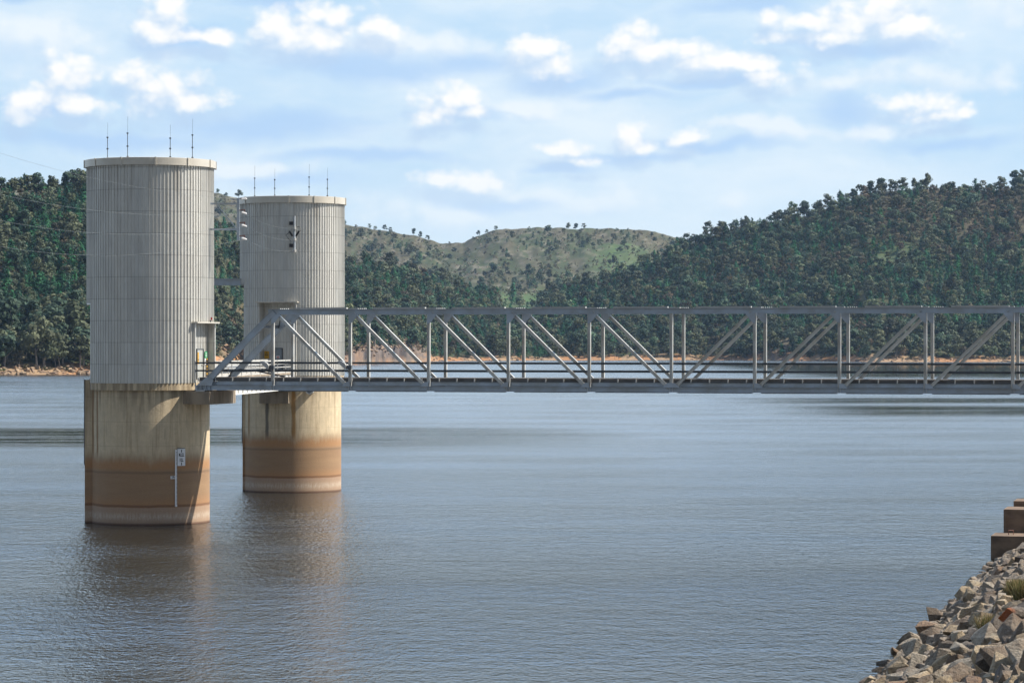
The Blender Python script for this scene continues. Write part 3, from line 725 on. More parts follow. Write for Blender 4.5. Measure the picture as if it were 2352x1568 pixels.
    # guard rails inside the truss
    for (za, zb_) in ((12.10, 12.23), (11.52, 11.65)):
        vo = V * (.22 if side == 0 else -.22)
        b = MB(); b.bar(node(END_L - .03, side, (za + zb_) / 2) + vo, node(11, side, (za + zb_) / 2) + vo, V, .05, .07)
        b.bar(node(END_L - .03, side, zb_ - .02) + vo - V * .04, node(11, side, zb_ - .02) + vo - V * .04, V, .08, .035); b.bar(node(END_L - .03, side, za + .02) + vo - V * .04, node(11, side, za + .02) + vo - V * .04, V, .08, .035)
        b.build('guard_rail', M['steel_dark'], bridge)
    b = MB(); vo = V * (.2 if side == 0 else -.2); b.bar(node(END_L - .03, side, ZB + .3) + vo, node(END_L - .03, side, 12.3) + vo, U, .07, .07); b.build('rail_post', M['steel_pale'], bridge)
    # stringer just inside the chord
    b = MB(); vo = V * (.30 if side == 0 else -.30); b.ibeam(node(END_L + .02, side, 10.66) + vo, node(11, side, 10.66) + vo, V, .2, .28, .025, .02); b.build('stringer', M['steel'], bridge)
for k in range(-1, 12):
    b = MB(); b.ibeam(node(k, 0, 10.32) + V * .18, node(k, 1, 10.32) - V * .18, U, .2, .34, .025, .02); b.build('floor_beam', M['steel_dark'], bridge)
    if 0 <= k <= 10:
        b = MB(); b.ibeam(node(k, 0, ZT - .2) + V * .17, node(k, 1, ZT - .2) - V * .17, U, .18, .2, .02, .02); b.build('top_strut', M['steel'], bridge)
for k in range(0, 10):
    b = MB(); b.bar(node(k, 0, ZT - .27) + V * .2, node(k + 1, 1, ZT - .27) - V * .2, Z1, .02, .09); b.bar(node(k, 1, ZT - .30) - V * .2, node(k + 1, 0, ZT - .30) + V * .2, Z1, .02, .09); b.build('top_bracing', M['steel'], bridge)
for (kb, kt) in ((END_L + .1, 0), (10.9, 10)):
    b = MB()
    f = lambda q, s: node(kb + (kt - kb) * q, s, ZB + .42 + (ZT - .62 - ZB) * q)
    b.bar(f(.8, 0), f(.8, 1), U, .12, .2); b.bar(f(.8, 0), f(.97, .5), U, .08, .08); b.bar(f(.97, .5), f(.8, 1), U, .08, .08); b.build('portal_bracing', M['steel_dark'], bridge)
# deck slabs
nd = 54; k0, k1 = END_L + .02, 11.0
for i in range(nd):
    a = k0 + (k1 - k0) * i / nd; c2 = k0 + (k1 - k0) * (i + 1) / nd
    b = MB(); m0 = node((a + c2) / 2, .5, 10.95); hl = (c2 - a) / 2 * PL - .015
    b.box(m0, U, V, Z1, hl, BW / 2 - .20, .14); o_ = b.build('deck_slab', M['deck'], bridge)
for side in (0, 1):
    b = MB(); vo = V * (.26 if side == 0 else -.26); b.bar(node(k0, side, 10.86) + vo * .6, node(k1, side, 10.86) + vo * .6, Z1, .05, .06); b.build('slab_clip', M['steel_dark'], bridge)
b = MB()
for i in range(nd):
    a = k0 + (k1 - k0) * i / nd
    b.box(node(a, 0, 10.93) + V * .14, U, V, Z1, .04, .06, .12)
b.build('slab_tie', M['steel_pale'], bridge)
for side in (0, 1):
    b = MB(); b.box(node(END_L + .06, side, ZB - .06), U, V, Z1, .35, .22, .055); b.build('bearing', M['steel_pale'], bridge)

# abutment at the shore end
ab = thing('abutment', 'concrete abutment carrying the shore end of the truss bridge', 'abutment', tuple(node(11.2, .5, 4)))
b = MB(); b.box(node(11.3, .5, 6.5), U, V, Z1, 2.2, 3.6, 3.57); b.build('pier', M['conc_grey'], ab)
b = MB(); b.box(node(11.62, .5, 10.6), U, V, Z1, .3, 3.4, .5); b.build('back_wall', M['conc_grey'], ab)

# floodlights clamped to the near truss
def floodlight(k, label, dz):
    p = node(k, 0, 11.62 + dz) - V * .3
    r = thing('floodlight', label, 'lamp', tuple(p), 'floodlights on the bridge')
    head = p - U * .55 + Z1 * .12
    b = MB(); d = (U * -.8 + Z1 * -.55).normalized(); sd_ = V; up = d.cross(sd_)
    n_ = 9
    for s in (-1, 1):
        pass
    prof = [(-.42, 0), (-.40, .12), (-.3, .24), (-.12, .32), (.1, .34), (.3, .28), (.42, .1), (.44, 0)]
    vs = []
    for s in (-.2, .2):
        for (x, y) in prof: vs.append(head + (U * .75 + Z1 * -.62) * x + (U * .55 + Z1 * .72) * y + V * s)
    m_ = len(prof)
    b.add(vs, [tuple(range(m_))[::-1], tuple(range(m_, 2 * m_))] + [(i, (i + 1) % m_, m_ + (i + 1) % m_, m_ + i) for i in range(m_)])
    b.build('lamp_shade', M['steel_pale'], r)
    b = MB(); b.tube([p + U * .0, p - U * .25 + Z1 * .0, head + U * .15], .035, 6); b.build('arm', M['black'], r)
    b = MB(); b.box(p + U * .02 + V * .02, U, V, Z1, .19, .14, .14); b.build('junction_box', M['steel_dark'], r)
    b = MB(); b.tube([p + U * .15 - Z1 * .1, p - U * .1 - Z1 * .42, p - U * .35 - Z1 * .2, p - U * .42 + Z1 * .05], .018, 5); b.build('cord', M['black'], r)
    return r
floodlight(1, 'pale hooded floodlight with dark box on the second bridge post from the tower', .25)
floodlight(0, 'pale hooded floodlight beside the first bridge post next to the end brace', .22)
hs = thing('hose', 'black hose drooping over the bridge deck beside the sloping end brace', 'hose', tuple(node(-.6, .3, 11.1)))
b = MB(); b.tube([node(-.66, .35, 11.1), node(-.64, .35, 11.5), node(-.52, .35, 11.68), node(-.3, .35, 11.55), node(-.08, .35, 11.3), node(.06, .35, 11.14)], .06, 7); b.build('rubber_tube', M['black'], hs)

# ------------------------------------------------------------------ link walkway between the towers
A0 = Vector((-23.6, 217.2, 0)); A1 = Vector((-19.75, 255.4, 0)); D = (A1 - A0).normalized(); N = Vector((-D.y, D.x, 0)); LEN = (A1 - A0).length
lk = thing('link_walkway', 'pale walkway with white railings running between the two towers behind the truss', 'walkway', tuple(A0 + Z1 * 9.45))
Q = lambda s, w, z: A0 + D * s + N * w + Z1 * z
b = MB()
vs = [Q(-2.4, 0, 10.82), Q(LEN, 0, 10.82), Q(LEN, 2.5, 10.82), Q(3.0, 2.5, 10.82)]
b.prism([(v.x, v.y) for v in vs], 10.80, 10.97); b.build('deck', M['rust'] if False else M['conc_grey'], lk)
for wv in (.12, 2.2):
    b = MB(); s0 = 0 if wv < 1 else 4.0
    b.bar(Q(s0, wv, 10.12), Q(LEN, wv, 10.12), N, .06, 1.3); b.bar(Q(s0, wv, 9.46), Q(LEN, wv, 9.46), N, .3, .06)
    gd_ = b.build('girder', M['white'], lk)
    b = MB(); m_ = 20
    for i in range(m_):
        s = s0 + (i + .5) * (LEN - s0) / m_
        b = MB(); b.bar(Q(s, wv - (.1 if wv < 1 else -.1), 9.5), Q(s, wv - (.1 if wv < 1 else -.1), 10.76), N, .13, .05)
        b.build('rib', M['white'], gd_, origin=gd_['_o'])
for wv, s0 in ((.06, -2.2), (2.44, 4.0)):
    b = MB()
    b.bar(Q(s0, wv, 12.08), Q(LEN, wv, 12.08), N, .06, .12); b.bar(Q(s0, wv, 11.5), Q(LEN, wv, 11.5), N, .05, .06); b.bar(Q(s0, wv, 11.03), Q(LEN, wv, 11.03), N, .05, .12)
    rl = b.build('railing', M['rail_paint'], lk)
    s = s0
    while s < LEN:
        b = MB(); b.bar(Q(s + .05, wv - .04, 10.7), Q(s + .05, wv - .04, 12.12), N, .06, .07); b.build('rail_post', M['rail_paint'], rl, origin=rl['_o']); s += 4.0
    b = MB(); b.bar(Q(s0 + .2, wv + .03, 11.83), Q(LEN, wv + .03, 11.83), N, .03, .17); b.build('kick_sheet', M['steel_pale'], rl, origin=rl['_o'])

# steel beam high between the towers
bm = thing('monorail_beam', 'grey steel beam spanning high between the two towers', 'beam', tuple(at(522, 236, 648)))
b = MB(); p0 = Vector((RX - 11.5, RY - 1.2, 19.25)); p1 = Vector((RX - 3.9, RY - 1.2, 19.25)); b.ibeam(p0, p1, (0, 1, 0), .4, .62, .06, .05); b.build('web', M['steel'], bm)
b = MB(); b.box(p1 + Vector((-.2, 0, -.45)), (1, 0, 0), (0, 1, 0), (0, 0, 1), .55, .3, .08); b.build('hanger', M['steel_dark'], bm)

# ------------------------------------------------------------------ power line fittings
lb = thing('line_bracket', 'steel bracket with white insulators fixed to the side of the front tower', 'bracket', tuple(at(520, 214, 500)))
b = MB(); bx = at(547, 214, 0).x
zt_, zb_ = at(547, 214, 456).z, at(547, 214, 552).z
b.bar((bx, 214, zb_), (bx, 214, zt_), (1, 0, 0), .2, .16); b.build('upright', M['steel'], lb)
for yy in (468, 527):
    z = at(0, 214, yy).z; b = MB(); b.bar((FX + 4.5, 214, z), (bx - .1, 214, z), Z1, .14, .1); b.build('arm', M['steel'], lb)
b = MB(); b.bar((at(498, 214, 0).x, 214, at(0, 214, 470).z), (bx - .1, 214, at(0, 214, 526).z), (0, 1, 0), .08, .08); b.build('brace', M['steel'], lb)
ins = []
for yy in (456.5, 483, 512, 542):
    z = at(0, 214, yy).z; b = MB(); b.bar((bx + .1, 214, z), (bx + .52, 214, z + .05), Z1, .07, .07)
    if yy > 460: b.bar((bx + .5, 214, z + .05), (bx + .5, 214, z - .2), (1, 0, 0), .05, .05)
    b.build('bracket_arm', M['rust'], lb)
    c = Vector((bx + .46, 213.95, z - (.22 if yy > 460 else .02))); b = MB()
    dv = Vector((.95, 0, -.3)) if yy > 460 else Vector((1, 0, .05))
    b.tube([c - dv * .22, c - dv * .15, c + dv * .15, c + dv * .22], [.03, .08, .08, .03], 8); b.build('insulator', M['porcelain'], lb); ins.append(c)
rm = at(676, 255.15, 496); rb = at(676, 255.15, 579)
mast = thing('cable_mast', 'grey pole with black cable boxes fixed to the face of the rear tower', 'pole', tuple(rb))
b = MB(); b.tube([(rm.x, 255.2, rb.z), (rm.x, 255.2, rm.z)], .11, 8); b.build('pole', M['steel'], mast)
tgt = []
for yy in (524, 550, 576):
    z = at(0, 255, yy).z; b = MB(); b.tube([(rm.x, 255.05, z - .12), (rm.x, 255.05, z + .12)], .19, 10); b.build('clamp', M['steel_pale'], mast); tgt.append(Vector((rm.x - .1, 255.0, z)))
for yy in (513, 564):
    z = at(0, 255, yy).z; b = MB(); b.abox(rm.x - .45, rm.x - .12, 254.95, 255.3, z - .15, z + .16); b.build('junction_box', M['black'], mast)
for sx in (-1, 1):
    z = at(0, 255, 537).z; b = MB(); b.bar((rm.x + sx * .15, 255.0, z - .22), (rm.x + sx * .45, 255.0, z + .25), (0, 1, 0), .14, .16); b.build('cable_end', M['black'], mast)
for s_, pts in ((1, [(rm.x + .4, 255, at(0, 255, 533).z), (rm.x + .62, 255, at(0, 255, 528).z), (rm.x + .45, 255, at(0, 255, 520).z), (rm.x + .1, 255, at(0, 255, 523).z)]),
                (-1, [(rm.x - .4, 255, at(0, 255, 533).z), (rm.x - .75, 255, at(0, 255, 540).z), (rm.x - .5, 255, at(0, 255, 549).z), (rm.x - .35, 255, at(0, 255, 552).z), (rm.x - .38, 255, at(0, 255, 562).z)])):
    b = MB(); b.tube(pts, .03, 5); b.build('cord', M['black'], mast)
def quadfit(pts): return np.polyfit([p[0] for p in pts], [p[1] for p in pts], 2)
lines = [([(0, 352), (203, 406), (332, 432), (418, 447), (547, 456)], 'thin earth wire, topmost of those sloping in front of the front tower', 0, 540),
         ([(0, 447), (202, 480), (336, 493), (489, 496), (553, 488)], 'thin power line, second from the top, sagging in front of the front tower', 1, 555),
         ([(0, 507), (202, 532), (336, 538.6), (489, 532), (553, 517)], 'thin power line, third from the top, sagging in front of the front tower', 2, 555),
         ([(0, 567), (202, 583), (336, 585), (489, 567), (553, 548)], 'thin power line, lowest of those sagging in front of the front tower', 3, 555)]
for pts, lab, i, xe in lines:
    pf = quadfit(pts); P_ = []
    for x in np.linspace(-420, xe, 40):
        d = 213.9 - (557 - x) * .062; P_.append(at(x, d, float(np.polyval(pf, x))))
    if i: P_[-1] = ins[i] + Vector((0, 0, -.1))
    b = MB(); b.tube(P_, .0065, 4); o = b.build('power_line', M['wire'], None, origin=tuple(P_[20])); tag(o, lab, 'cable', 'cables to the line bracket')
for i, (s, e, lab) in enumerate(((ins[1], tgt[0], 'upper'), (ins[2], tgt[1], 'middle'), (ins[3], tgt[2], 'lowest'))):
    P_ = []
    for f in np.linspace(0, 1, 16):
        p = s.lerp(e, f); p.z -= 4 * f * (1 - f) * .35; P_.append(p)
    b = MB(); b.tube(P_, .007, 4); o = b.build('power_line', M['wire'], None, origin=tuple(P_[8])); tag(o, f'thin {lab} cable crossing from the bracket to the pole on the rear tower', 'cable', 'cables between the towers')

# ------------------------------------------------------------------ terrain
def interp(tab, x):
    xs = [r[0] for r in tab]; return [np.interp(x, xs, [r[i] for r in tab]) for i in range(1, len(tab[0]))]
# column, shore distance, ground skyline row, ridge distance
WOOD = [(-900, 1150, 460, 1500), (-200, 1160, 456, 1540), (0, 1166, 452, 1560), (100, 1175, 448, 1580), (215, 1190, 444, 1610), (350, 1300, 450, 1750), (430, 1460, 468, 1880), (480, 1560, 500, 1950), (560, 1650, 548, 2050),
        (790, 1650, 605, 2250), (900, 1760, 622, 2350), (1000, 1960, 643, 2450), (1100, 2010, 668, 2560), (1180, 2030, 694, 2620), (1235, 2050, 694, 2640), (1300, 2060, 672, 2640), (1380, 2060, 645, 2620), (1430, 2070, 631, 2600), (1480, 2080, 610, 2580),
        (1560, 2080, 572, 2560), (1600, 2090, 554, 2550), (1700, 2060, 521, 2540), (1850, 1990, 497, 2530), (1950, 1930, 462, 2520), (2000, 1890, 442, 2500), (2150, 1890, 434, 2480), (2250, 1895, 440, 2470), (2352, 1905, 430, 2450), (2700, 1900, 420, 2450), (3400, 1900, 450, 2450)]
BACK = [(-400, 420), (300, 425), (488, 441), (542, 452), (650, 485), (790, 513), (855, 526), (916, 535), (975, 545), (1015, 557.7), (1063, 555), (1094, 543), (1145, 527), (1282, 523), (1316, 524.6), (1419, 525), (1487, 529), (1521, 536.6), (1552, 545), (1700, 580), (2400, 600), (3400, 600)]
def cliff_amt(c):  # rocky cliff on the middle shore and a low one further right
    return np.clip(np.exp(-((c - 880) / 95.0) ** 4) + .35 * np.exp(-((c - 1780) / 40.0) ** 2), 0, 1)
def wood_ground(c, s):
    """ground of the wooded hills at column c and fraction s from shore to ridge -> d, z"""
    sh, yr, rd = interp(WOOD, c)
    d = sh + (rd - sh) * s
    bank = np.where(c < 260, 3.2, 2.4) + 6.5 * cliff_amt(c)
    db = 4 + 12 * (1 - cliff_amt(c)) * (.7 + .6 * vnoise(c / 30.0, c * 0))
    dd = d - sh
    zb = bank * np.clip(dd / db, -1, 1)
    ysh = 784 - (bank - EYE) / (sh + db) * FOC
    q = np.clip((dd - db) / (rd - sh - db), 0, 1)
    y = ysh + (yr - ysh) * q ** .92
    z = EYE + (784 - y) / FOC * d
    z = np.where(dd < db, zb, z)
    over = np.clip(s - 1, 0, 1)
    z = z - over * 260
    nz = (fbm(c / 60.0, s * 9) - .5) * 10 * np.clip(q * 4, 0, 1) * np.clip((1.02 - s) * 4, 0.15, 1)
    nz = nz + cliff_amt(c) * np.clip((dd - 1) / 3, 0, 1) * np.clip((70 - dd) / 30, 0, 1) * ((vnoise(c / 7.0, dd / 25.0) - .5) * 5 + (vnoise(c / 2.6, dd / 40.0) - .5) * 2.5)
    return d, z + nz
def back_ground(c, s):
    yr, = interp(BACK, c)
    d = 2950 + 1050 * s + 0 * c
    ssc = np.clip(s, 0, 1)
    yr = yr + (fbm(c / 28.0 + 11, c * 0 + 2) - .5) * 9
    y = 712 + (yr - 712) * (ssc ** 1.15) + (fbm(c / 90.0, s * 5) - .5) * 26 * np.clip((1 - ssc) * 5, 0, 1)
    z = EYE + (784 - y) / FOC * d - np.clip(s - 1, 0, 1) * 400
    return d, z
def grid_mesh(name, cols, ss, fn, colfn, mat):
    c, s = np.meshgrid(cols, ss); d, z = fn(c, s); x = (c - 1176) / FOC * d
    nr, nc = c.shape; v = np.stack([x, d, z], -1).reshape(-1, 3)
    idx = np.arange(nr * nc).reshape(nr, nc)
    f = np.stack([idx[:-1, :-1], idx[:-1, 1:], idx[1:, 1:], idx[1:, :-1]], -1).reshape(-1, 4)
    me = bpy.data.meshes.new(name); me.from_pydata(v.tolist(), [], f.tolist())
    at_ = me.color_attributes.new('col', 'FLOAT_COLOR', 'POINT'); cc = colfn(c, s, d, z).reshape(-1, 3)
    at_.data.foreach_set('color', np.concatenate([cc, np.ones((len(cc), 1))], 1).astype(np.float32).ravel())
    me.polygons.foreach_set('use_smooth', [True] * len(me.polygons)); me.update()
    me.materials.append(mat); o = bpy.data.objects.new(name, me); C.objects.link(o); return o
def mixc(a, b, f): f = np.clip(f, 0, 1)[..., None]; return a * (1 - f) + b * f
def wood_col(c, s, d, z):
    sh, yr, rd = interp(WOOD, c); dd = d - sh
    green = np.array((.035, .052, .022)); dry = np.array((.07, .066, .036)); soil = np.array((.36, .19, .09)); rock = np.array((.20, .165, .145)); sand = np.array((.31, .215, .13)); lawn = np.array((.058, .082, .036))
    n = fbm(c / 25.0, s * 20 + 3); base = mixc(np.broadcast_to(green, c.shape + (3,)), dry, (n - .35) * 3)
    redhill = np.clip((c - 1900) / 200, 0, 1) * np.clip((s - .45) * 4, 0, 1)
    base = mixc(base, np.array((.10, .075, .052)), redhill * .6)
    clear = np.exp(-(((c - 2060) / 130) ** 2 + ((s - .60) / .10) ** 2)); base = mixc(base, lawn, clear * 1.6)
    m2 = np.exp(-(((c - 1185) / 60) ** 2)) * np.clip((s - .75) * 8, 0, 1); base = mixc(base, lawn, m2 * 1.3)
    rk = cliff_amt(c) * np.clip(1 - (dd - 50) / 30, 0, 1); base = mixc(base, mixc(np.broadcast_to(rock, c.shape + (3,)), soil, (fbm(c / 14.0, s * 40) - .56) * 5), rk); base = mixc(base, np.array((.10, .085, .085)), rk * np.clip((vnoise(c / 4.0, dd / 40.0) - .5) * 3, 0, .8))
    rk2 = np.exp(-((c - 545) / 40) ** 2) * np.exp(-((s - .2) / .18) ** 2); base = mixc(base, np.array((.30, .19, .12)), rk2 * 1.3)
    bankw = np.clip(1 - (dd - 14 - 10 * vnoise(c / 14.0, c * 0 + 9)) / 5, 0, 1)
    bc = mixc(np.broadcast_to(sand, c.shape + (3,)), soil, np.where(c < 250, (c - 120) / 60, (fbm(c / 40.0, c * 0) - .42) * 6))
    bc = mixc(bc, np.array((.16, .13, .11)), np.where(cliff_amt(c) > .2, .75, 0) + (fbm(c / 6.0, dd / 3.0) - .55) * 3)
    out = mixc(base, bc, bankw)
    cl = mixc(np.broadcast_to(np.array((.125, .105, .095)), c.shape + (3,)), np.array((.035, .032, .034)), (vnoise(c / 5.0, dd / 60.0) - .45) * 3)
    cl = mixc(cl, np.array((.24, .16, .11)), (fbm(c / 18.0, dd / 12.0) - .55) * 4)
    return mixc(out, cl, cliff_amt(c) * np.clip((48 - dd) / 14, 0, 1) * (z > 1.2) * .95)
def back_col(c, s, d, z):
    g = np.array((.066, .082, .034)); br = np.array((.105, .09, .055)); lawn = np.array((.075, .135, .04)); grey = np.array((.19, .165, .14))
    n = fbm(c / 30.0, s * 8 + 1); o = mixc(np.broadcast_to(g, c.shape + (3,)), br, (n - .42) * 4 + np.clip((1000 - c) / 250, 0, .9))
    o = mixc(o, grey, (fbm(c / 7.0, s * 40 + 7) - .56) * 6); o = o * (.55 + .9 * fbm(c / 9.0 + 5, s * 30)[..., None])
    o = o * np.array((.70, .73, .60)); o = mixc(o, lawn, np.exp(-((s - .10) / .12) ** 2) * 1.2 + np.exp(-(((c - 1430) / 60) ** 2)) * .6 * (s < .8))
    return o
woods = grid_mesh('wooded_hills', np.linspace(-700, 3100, 1300), np.concatenate([[-.03], np.linspace(0, .06, 16), np.linspace(.07, 1, 60), [1.03, 1.1, 1.3]]), wood_ground, wood_col, M['terrain']); tag(woods, kind='structure')
backh = grid_mesh('grassy_hill', np.linspace(-400, 2600, 420), np.concatenate([np.linspace(0, 1, 90), [1.03, 1.1, 1.3]]), back_ground, back_col, M['terrain']); tag(backh, kind='structure')
b = MB(); b.add([(-4000, 900, -6), (4000, 900, -6), (4000, 5000, -6), (-4000, 5000, -6)], [(0, 1, 2, 3)]); tag(b.build('lake_bed', M['bank']), kind='structure')

# ------------------------------------------------------------------ trees
def quads_mesh(name, P, Nn, S, col, trunk=None):
    """leaf clumps as small quads: P centres, Nn normals, S sizes, col colours -> vertex array, colour array"""
    n = len(P); r = rng.normal(size=(n, 3)); a = np.cross(Nn, r); a /= np.linalg.norm(a, axis=1, keepdims=True) + 1e-9; bq = np.cross(Nn, a)
    S = S[:, None]; asp = (.6 + .8 * rng.random(n))[:, None]
    v = np.stack([P - a * S * asp - bq * S, P + a * S * asp - bq * S * .7, P + a * S * .8 * asp + bq * S, P - a * S * asp * .8 + bq * S * .8], 1)
    return v.reshape(-1, 3), np.repeat(col, 4, 0)
PAL = {'gum': [(.066, .106, .062), (.098, .118, .070), (.050, .086, .058)], 'pine': [(.016, .086, .044), (.024, .108, .046), (.020, .074, .048)], 'dry': [(.105, .092, .062), (.088, .090, .054), (.12, .10, .068)], 'shrub': [(.085, .10, .052), (.07, .09, .048), (.12, .108, .066)]}
def crown(kind, ncl, per, leaf):
    """unit-height tree crown: clumps of leaf quads"""
    P = []; Nn = []; Cc = []; base = np.array(PAL[kind][rng.integers(3)])
    if kind == 'pine':
        for i in range(ncl):
            h = .12 + .86 * (i + rng.random()) / ncl; R = .24 * (1.02 - h) ** .75 * (.75 + .5 * rng.random()) + .02
            th = rng.random() * 2 * PI; cc = np.array((math.cos(th) * R * .6, math.sin(th) * R * .6, h))
            p = cc + rng.normal(size=(per, 3)) * np.array((R * .5, R * .5, .045)); P.append(p)
            q = (p - np.array((0, 0, h - .1))); Nn.append(q / (np.linalg.norm(q, axis=1, keepdims=True) + 1e-6)); Cc.append(np.tile(base * (.75 + .5 * rng.random()), (per, 1)))
    else:
        W = {'gum': .36, 'dry': .40, 'shrub': .55}[kind]; lo = {'gum': .14, 'dry': .12, 'shrub': .0}[kind]
        for i in range(ncl):
            t = rng.random(); th = rng.random() * 2 * PI; zc = lo + (1 - lo) * (.25 + .68 * t); rr = W * math.sqrt(rng.random()) * (1.0 - .55 * abs(2 * t - .7))
            cr = (.09 + .07 * rng.random()) * (1.3 if kind == 'shrub' else 1); cc = np.array((math.cos(th) * rr, math.sin(th) * rr, zc))
            q = rng.normal(size=(per, 3)); q /= np.linalg.norm(q, axis=1, keepdims=True); q *= (.55 + .5 * rng.random((per, 1)))
            P.append(cc + q * cr * np.array((1.25, 1.25, .8))); Nn.append(q); Cc.append(np.tile(base * (.7 + .6 * rng.random()), (per, 1)))
    P = np.concatenate(P); Nn = np.concatenate(Nn) * .9 + rng.normal(size=P.shape) * .2 + np.array((0, 0, .3)); Nn /= np.linalg.norm(Nn, axis=1, keepdims=True); Cc = np.concatenate(Cc) * (.85 + .3 * rng.random((len(P), 1)))
    return quads_mesh('', P, Nn, np.full(len(P), leaf) * (.7 + .6 * rng.random(len(P))), Cc)
def np_mesh(name, V_, Cl, mat):
    n = len(V_) // 4; me = bpy.data.meshes.new(name)
    me.vertices.add(len(V_)); me.vertices.foreach_set('co', V_.astype(np.float32).ravel())
    me.loops.add(len(V_)); me.loops.foreach_set('vertex_index', np.arange(len(V_), dtype=np.int32))
    me.polygons.add(n); me.polygons.foreach_set('loop_start', np.arange(0, 4 * n, 4, dtype=np.int32))
    a = me.color_attributes.new('col', 'FLOAT_COLOR', 'POINT'); a.data.foreach_set('color', np.concatenate([Cl, np.ones((len(Cl), 1))], 1).astype(np.float32).ravel())
    me.update(calc_edges=True); me.validate(); me.materials.append(mat); return me
def trunk_mesh(kind, name):
    b = MB(); random.seed(hash(name) % 999)
    if kind == 'pine': b.tube([(0, 0, -.03), (0, 0, .4), (0, 0, .9)], [.022, .016, .005], 6)
    elif kind == 'shrub': b.tube([(0, 0, -.05), (.02, 0, .3)], [.03, .015], 5); b.tube([(0, 0, 0), (-.15, .05, .35)], [.022, .01], 5)
    else:
        dx, dy = random.uniform(-.06, .06), random.uniform(-.06, .06)
        b.tube([(0, 0, -.03), (dx * .4, dy * .4, .22), (dx, dy, .42), (dx * .6, dy, .7)], [.026, .02, .015, .006], 6)
        for i in range(4):
            a = i * 1.6 + random.random(); h = .3 + .08 * i; b.tube([(dx * .8, dy * .8, h), (dx + math.cos(a) * .12, dy + math.sin(a) * .12, h + .14), (dx + math.cos(a) * .24, dy + math.sin(a) * .24, h + .26)], [.012, .008, .004], 5)
    me = bpy.data.meshes.new(name); me.from_pydata(b.v, [], b.f); me.update(); me.materials.append(M['bark']); return me
FULL = {k: [] for k in PAL}; LITE = {k: [] for k in PAL}
for k, (nf, pf_, lf) in {'gum': (17, 34, .034), 'pine': (22, 20, .030), 'dry': (16, 26, .034), 'shrub': (9, 30, .05)}.items():
    for i in range(5):
        V_, Cl = crown(k, nf, pf_, lf); FULL[k].append((np_mesh(f'{k}_crown', V_, Cl, M['leaf_one']), trunk_mesh(k, f'{k}_trunk_{i}')))
    for i in range(7):
        V_, Cl = crown(k, nf, max(12, int(pf_ * .72)), lf * .98); LITE[k].append((V_, Cl))
KIND_NAME = {'gum': 'gum_tree', 'pine': 'pine_tree', 'dry': 'dry_tree', 'shrub': 'shrub'}
KIND_WORDS = {'gum': 'olive green gum tree', 'pine': 'dark green conical pine', 'dry': 'brownish sparse tree', 'shrub': 'low grey green shrub'}
trees = []   # dict(kind, x, y, z, h, col, zone)
def scatter(zone, n, c0, c1, s0, s1, fn, pick, minsep=4.5):
    grid = {}
    made = 0; tries = 0
    while made < n and tries < n * 25:
        tries += 1
        c = random.uniform(c0, c1); s = random.uniform(s0, s1)
        kk = pick(c, s)
        if kk is None: continue
        d, z = fn(np.array(c), np.array(s)); d = float(d); z = float(z); x = (c - 1176) / FOC * d
        g = (int(x // minsep), int(d // minsep))
        if any((g[0] + i, g[1] + j) in grid for i in (0,) for j in (0,)): continue
        grid[g] = 1
        kind, h = kk; trees.append(dict(kind=kind, x=x, y=d, z=z, h=h, c=c, s=s, zone=zone)); made += 1
def hh(k): return {'gum': random.uniform(8, 14), 'pine': random.uniform(7, 12), 'dry': random.uniform(6, 10.5), 'shrub': random.uniform(2.5, 5)}[k] * random.choice([.6, .7, .8, .85, .95, 1.2])
def shore_s(c, m): sh, yr, rd = interp(WOOD, np.array(c)); return m / float(rd - sh)
def pick_left(c, s):
    if 440 < c: 
        if random.random() < .35 * math.exp(-((c - 545) / 45) ** 2) * (s < .45) * 2: return None
    low = s < shore_s(c, 75)
    pn = float(vnoise(c / 22.0, s * 13))
    if low: k = 'gum' if random.random() < .8 else 'shrub'
    else: k = random.choices(['gum', 'pine', 'dry'], [.22 + .5 * (pn > .62), .72, .06 + .15 * (pn < .3)])[0]
    return k, hh(k) * (1.35 if low else 1)
def pick_mid(c, s):
    if random.random() < cliff_amt(np.array(c)) * (s < shore_s(c, 36)) * .62: return None
    if abs(c - 1190) < 45 and s > .72 and random.random() < .85: return None
    pn = float(vnoise(c / 26.0 + 40, s * 11))
    k = random.choices(['gum', 'pine', 'dry'], [.36 + .4 * (pn > .6), .58, .05 + .1 * (pn < .3)])[0]
    return k, hh(k) * .95
def pick_right(c, s):
    low = s < shore_s(c, 90)
    clear = math.exp(-(((c - 2060) / 115) ** 2 + ((s - .60) / .07) ** 2))
    if random.random() < clear * .8: return None
    pn = float(fbm(np.array(c / 45.0 + 9), np.array(s * 9)))
    red = np.clip((c - 1850) / 250, 0, 1) * np.clip((s - .5) * 5, 0, 1)
    band = math.exp(-(((c - 1900) / 220) ** 2 + ((s - .58) / .06) ** 2))
    if low: k = random.choices(['gum', 'pine', 'dry'], [.75, .1, .15])[0]
    else: k = random.choices(['gum', 'pine', 'dry'], [.22 + .6 * (pn > .56) + .15 * (c < 1700), .75 * (1 - .45 * red), .03 + .6 * red + .8 * band + .1 * (pn < .38)])[0]
    return k, hh(k)
M_START = .018
scatter('left hill', 1700, -200, 330, .03, 1.0, wood_ground, pick_left, 5.5)
scatter('left hill', 700, 330, 640, .03, 1.0, wood_ground, pick_left, 6)
scatter('middle hill', 2200, 640, 1250, .012, 1.0, wood_ground, pick_mid, 5)
scatter('right hill', 5200, 1250, 2500, .02, 1.0, wood_ground, pick_right, 5)
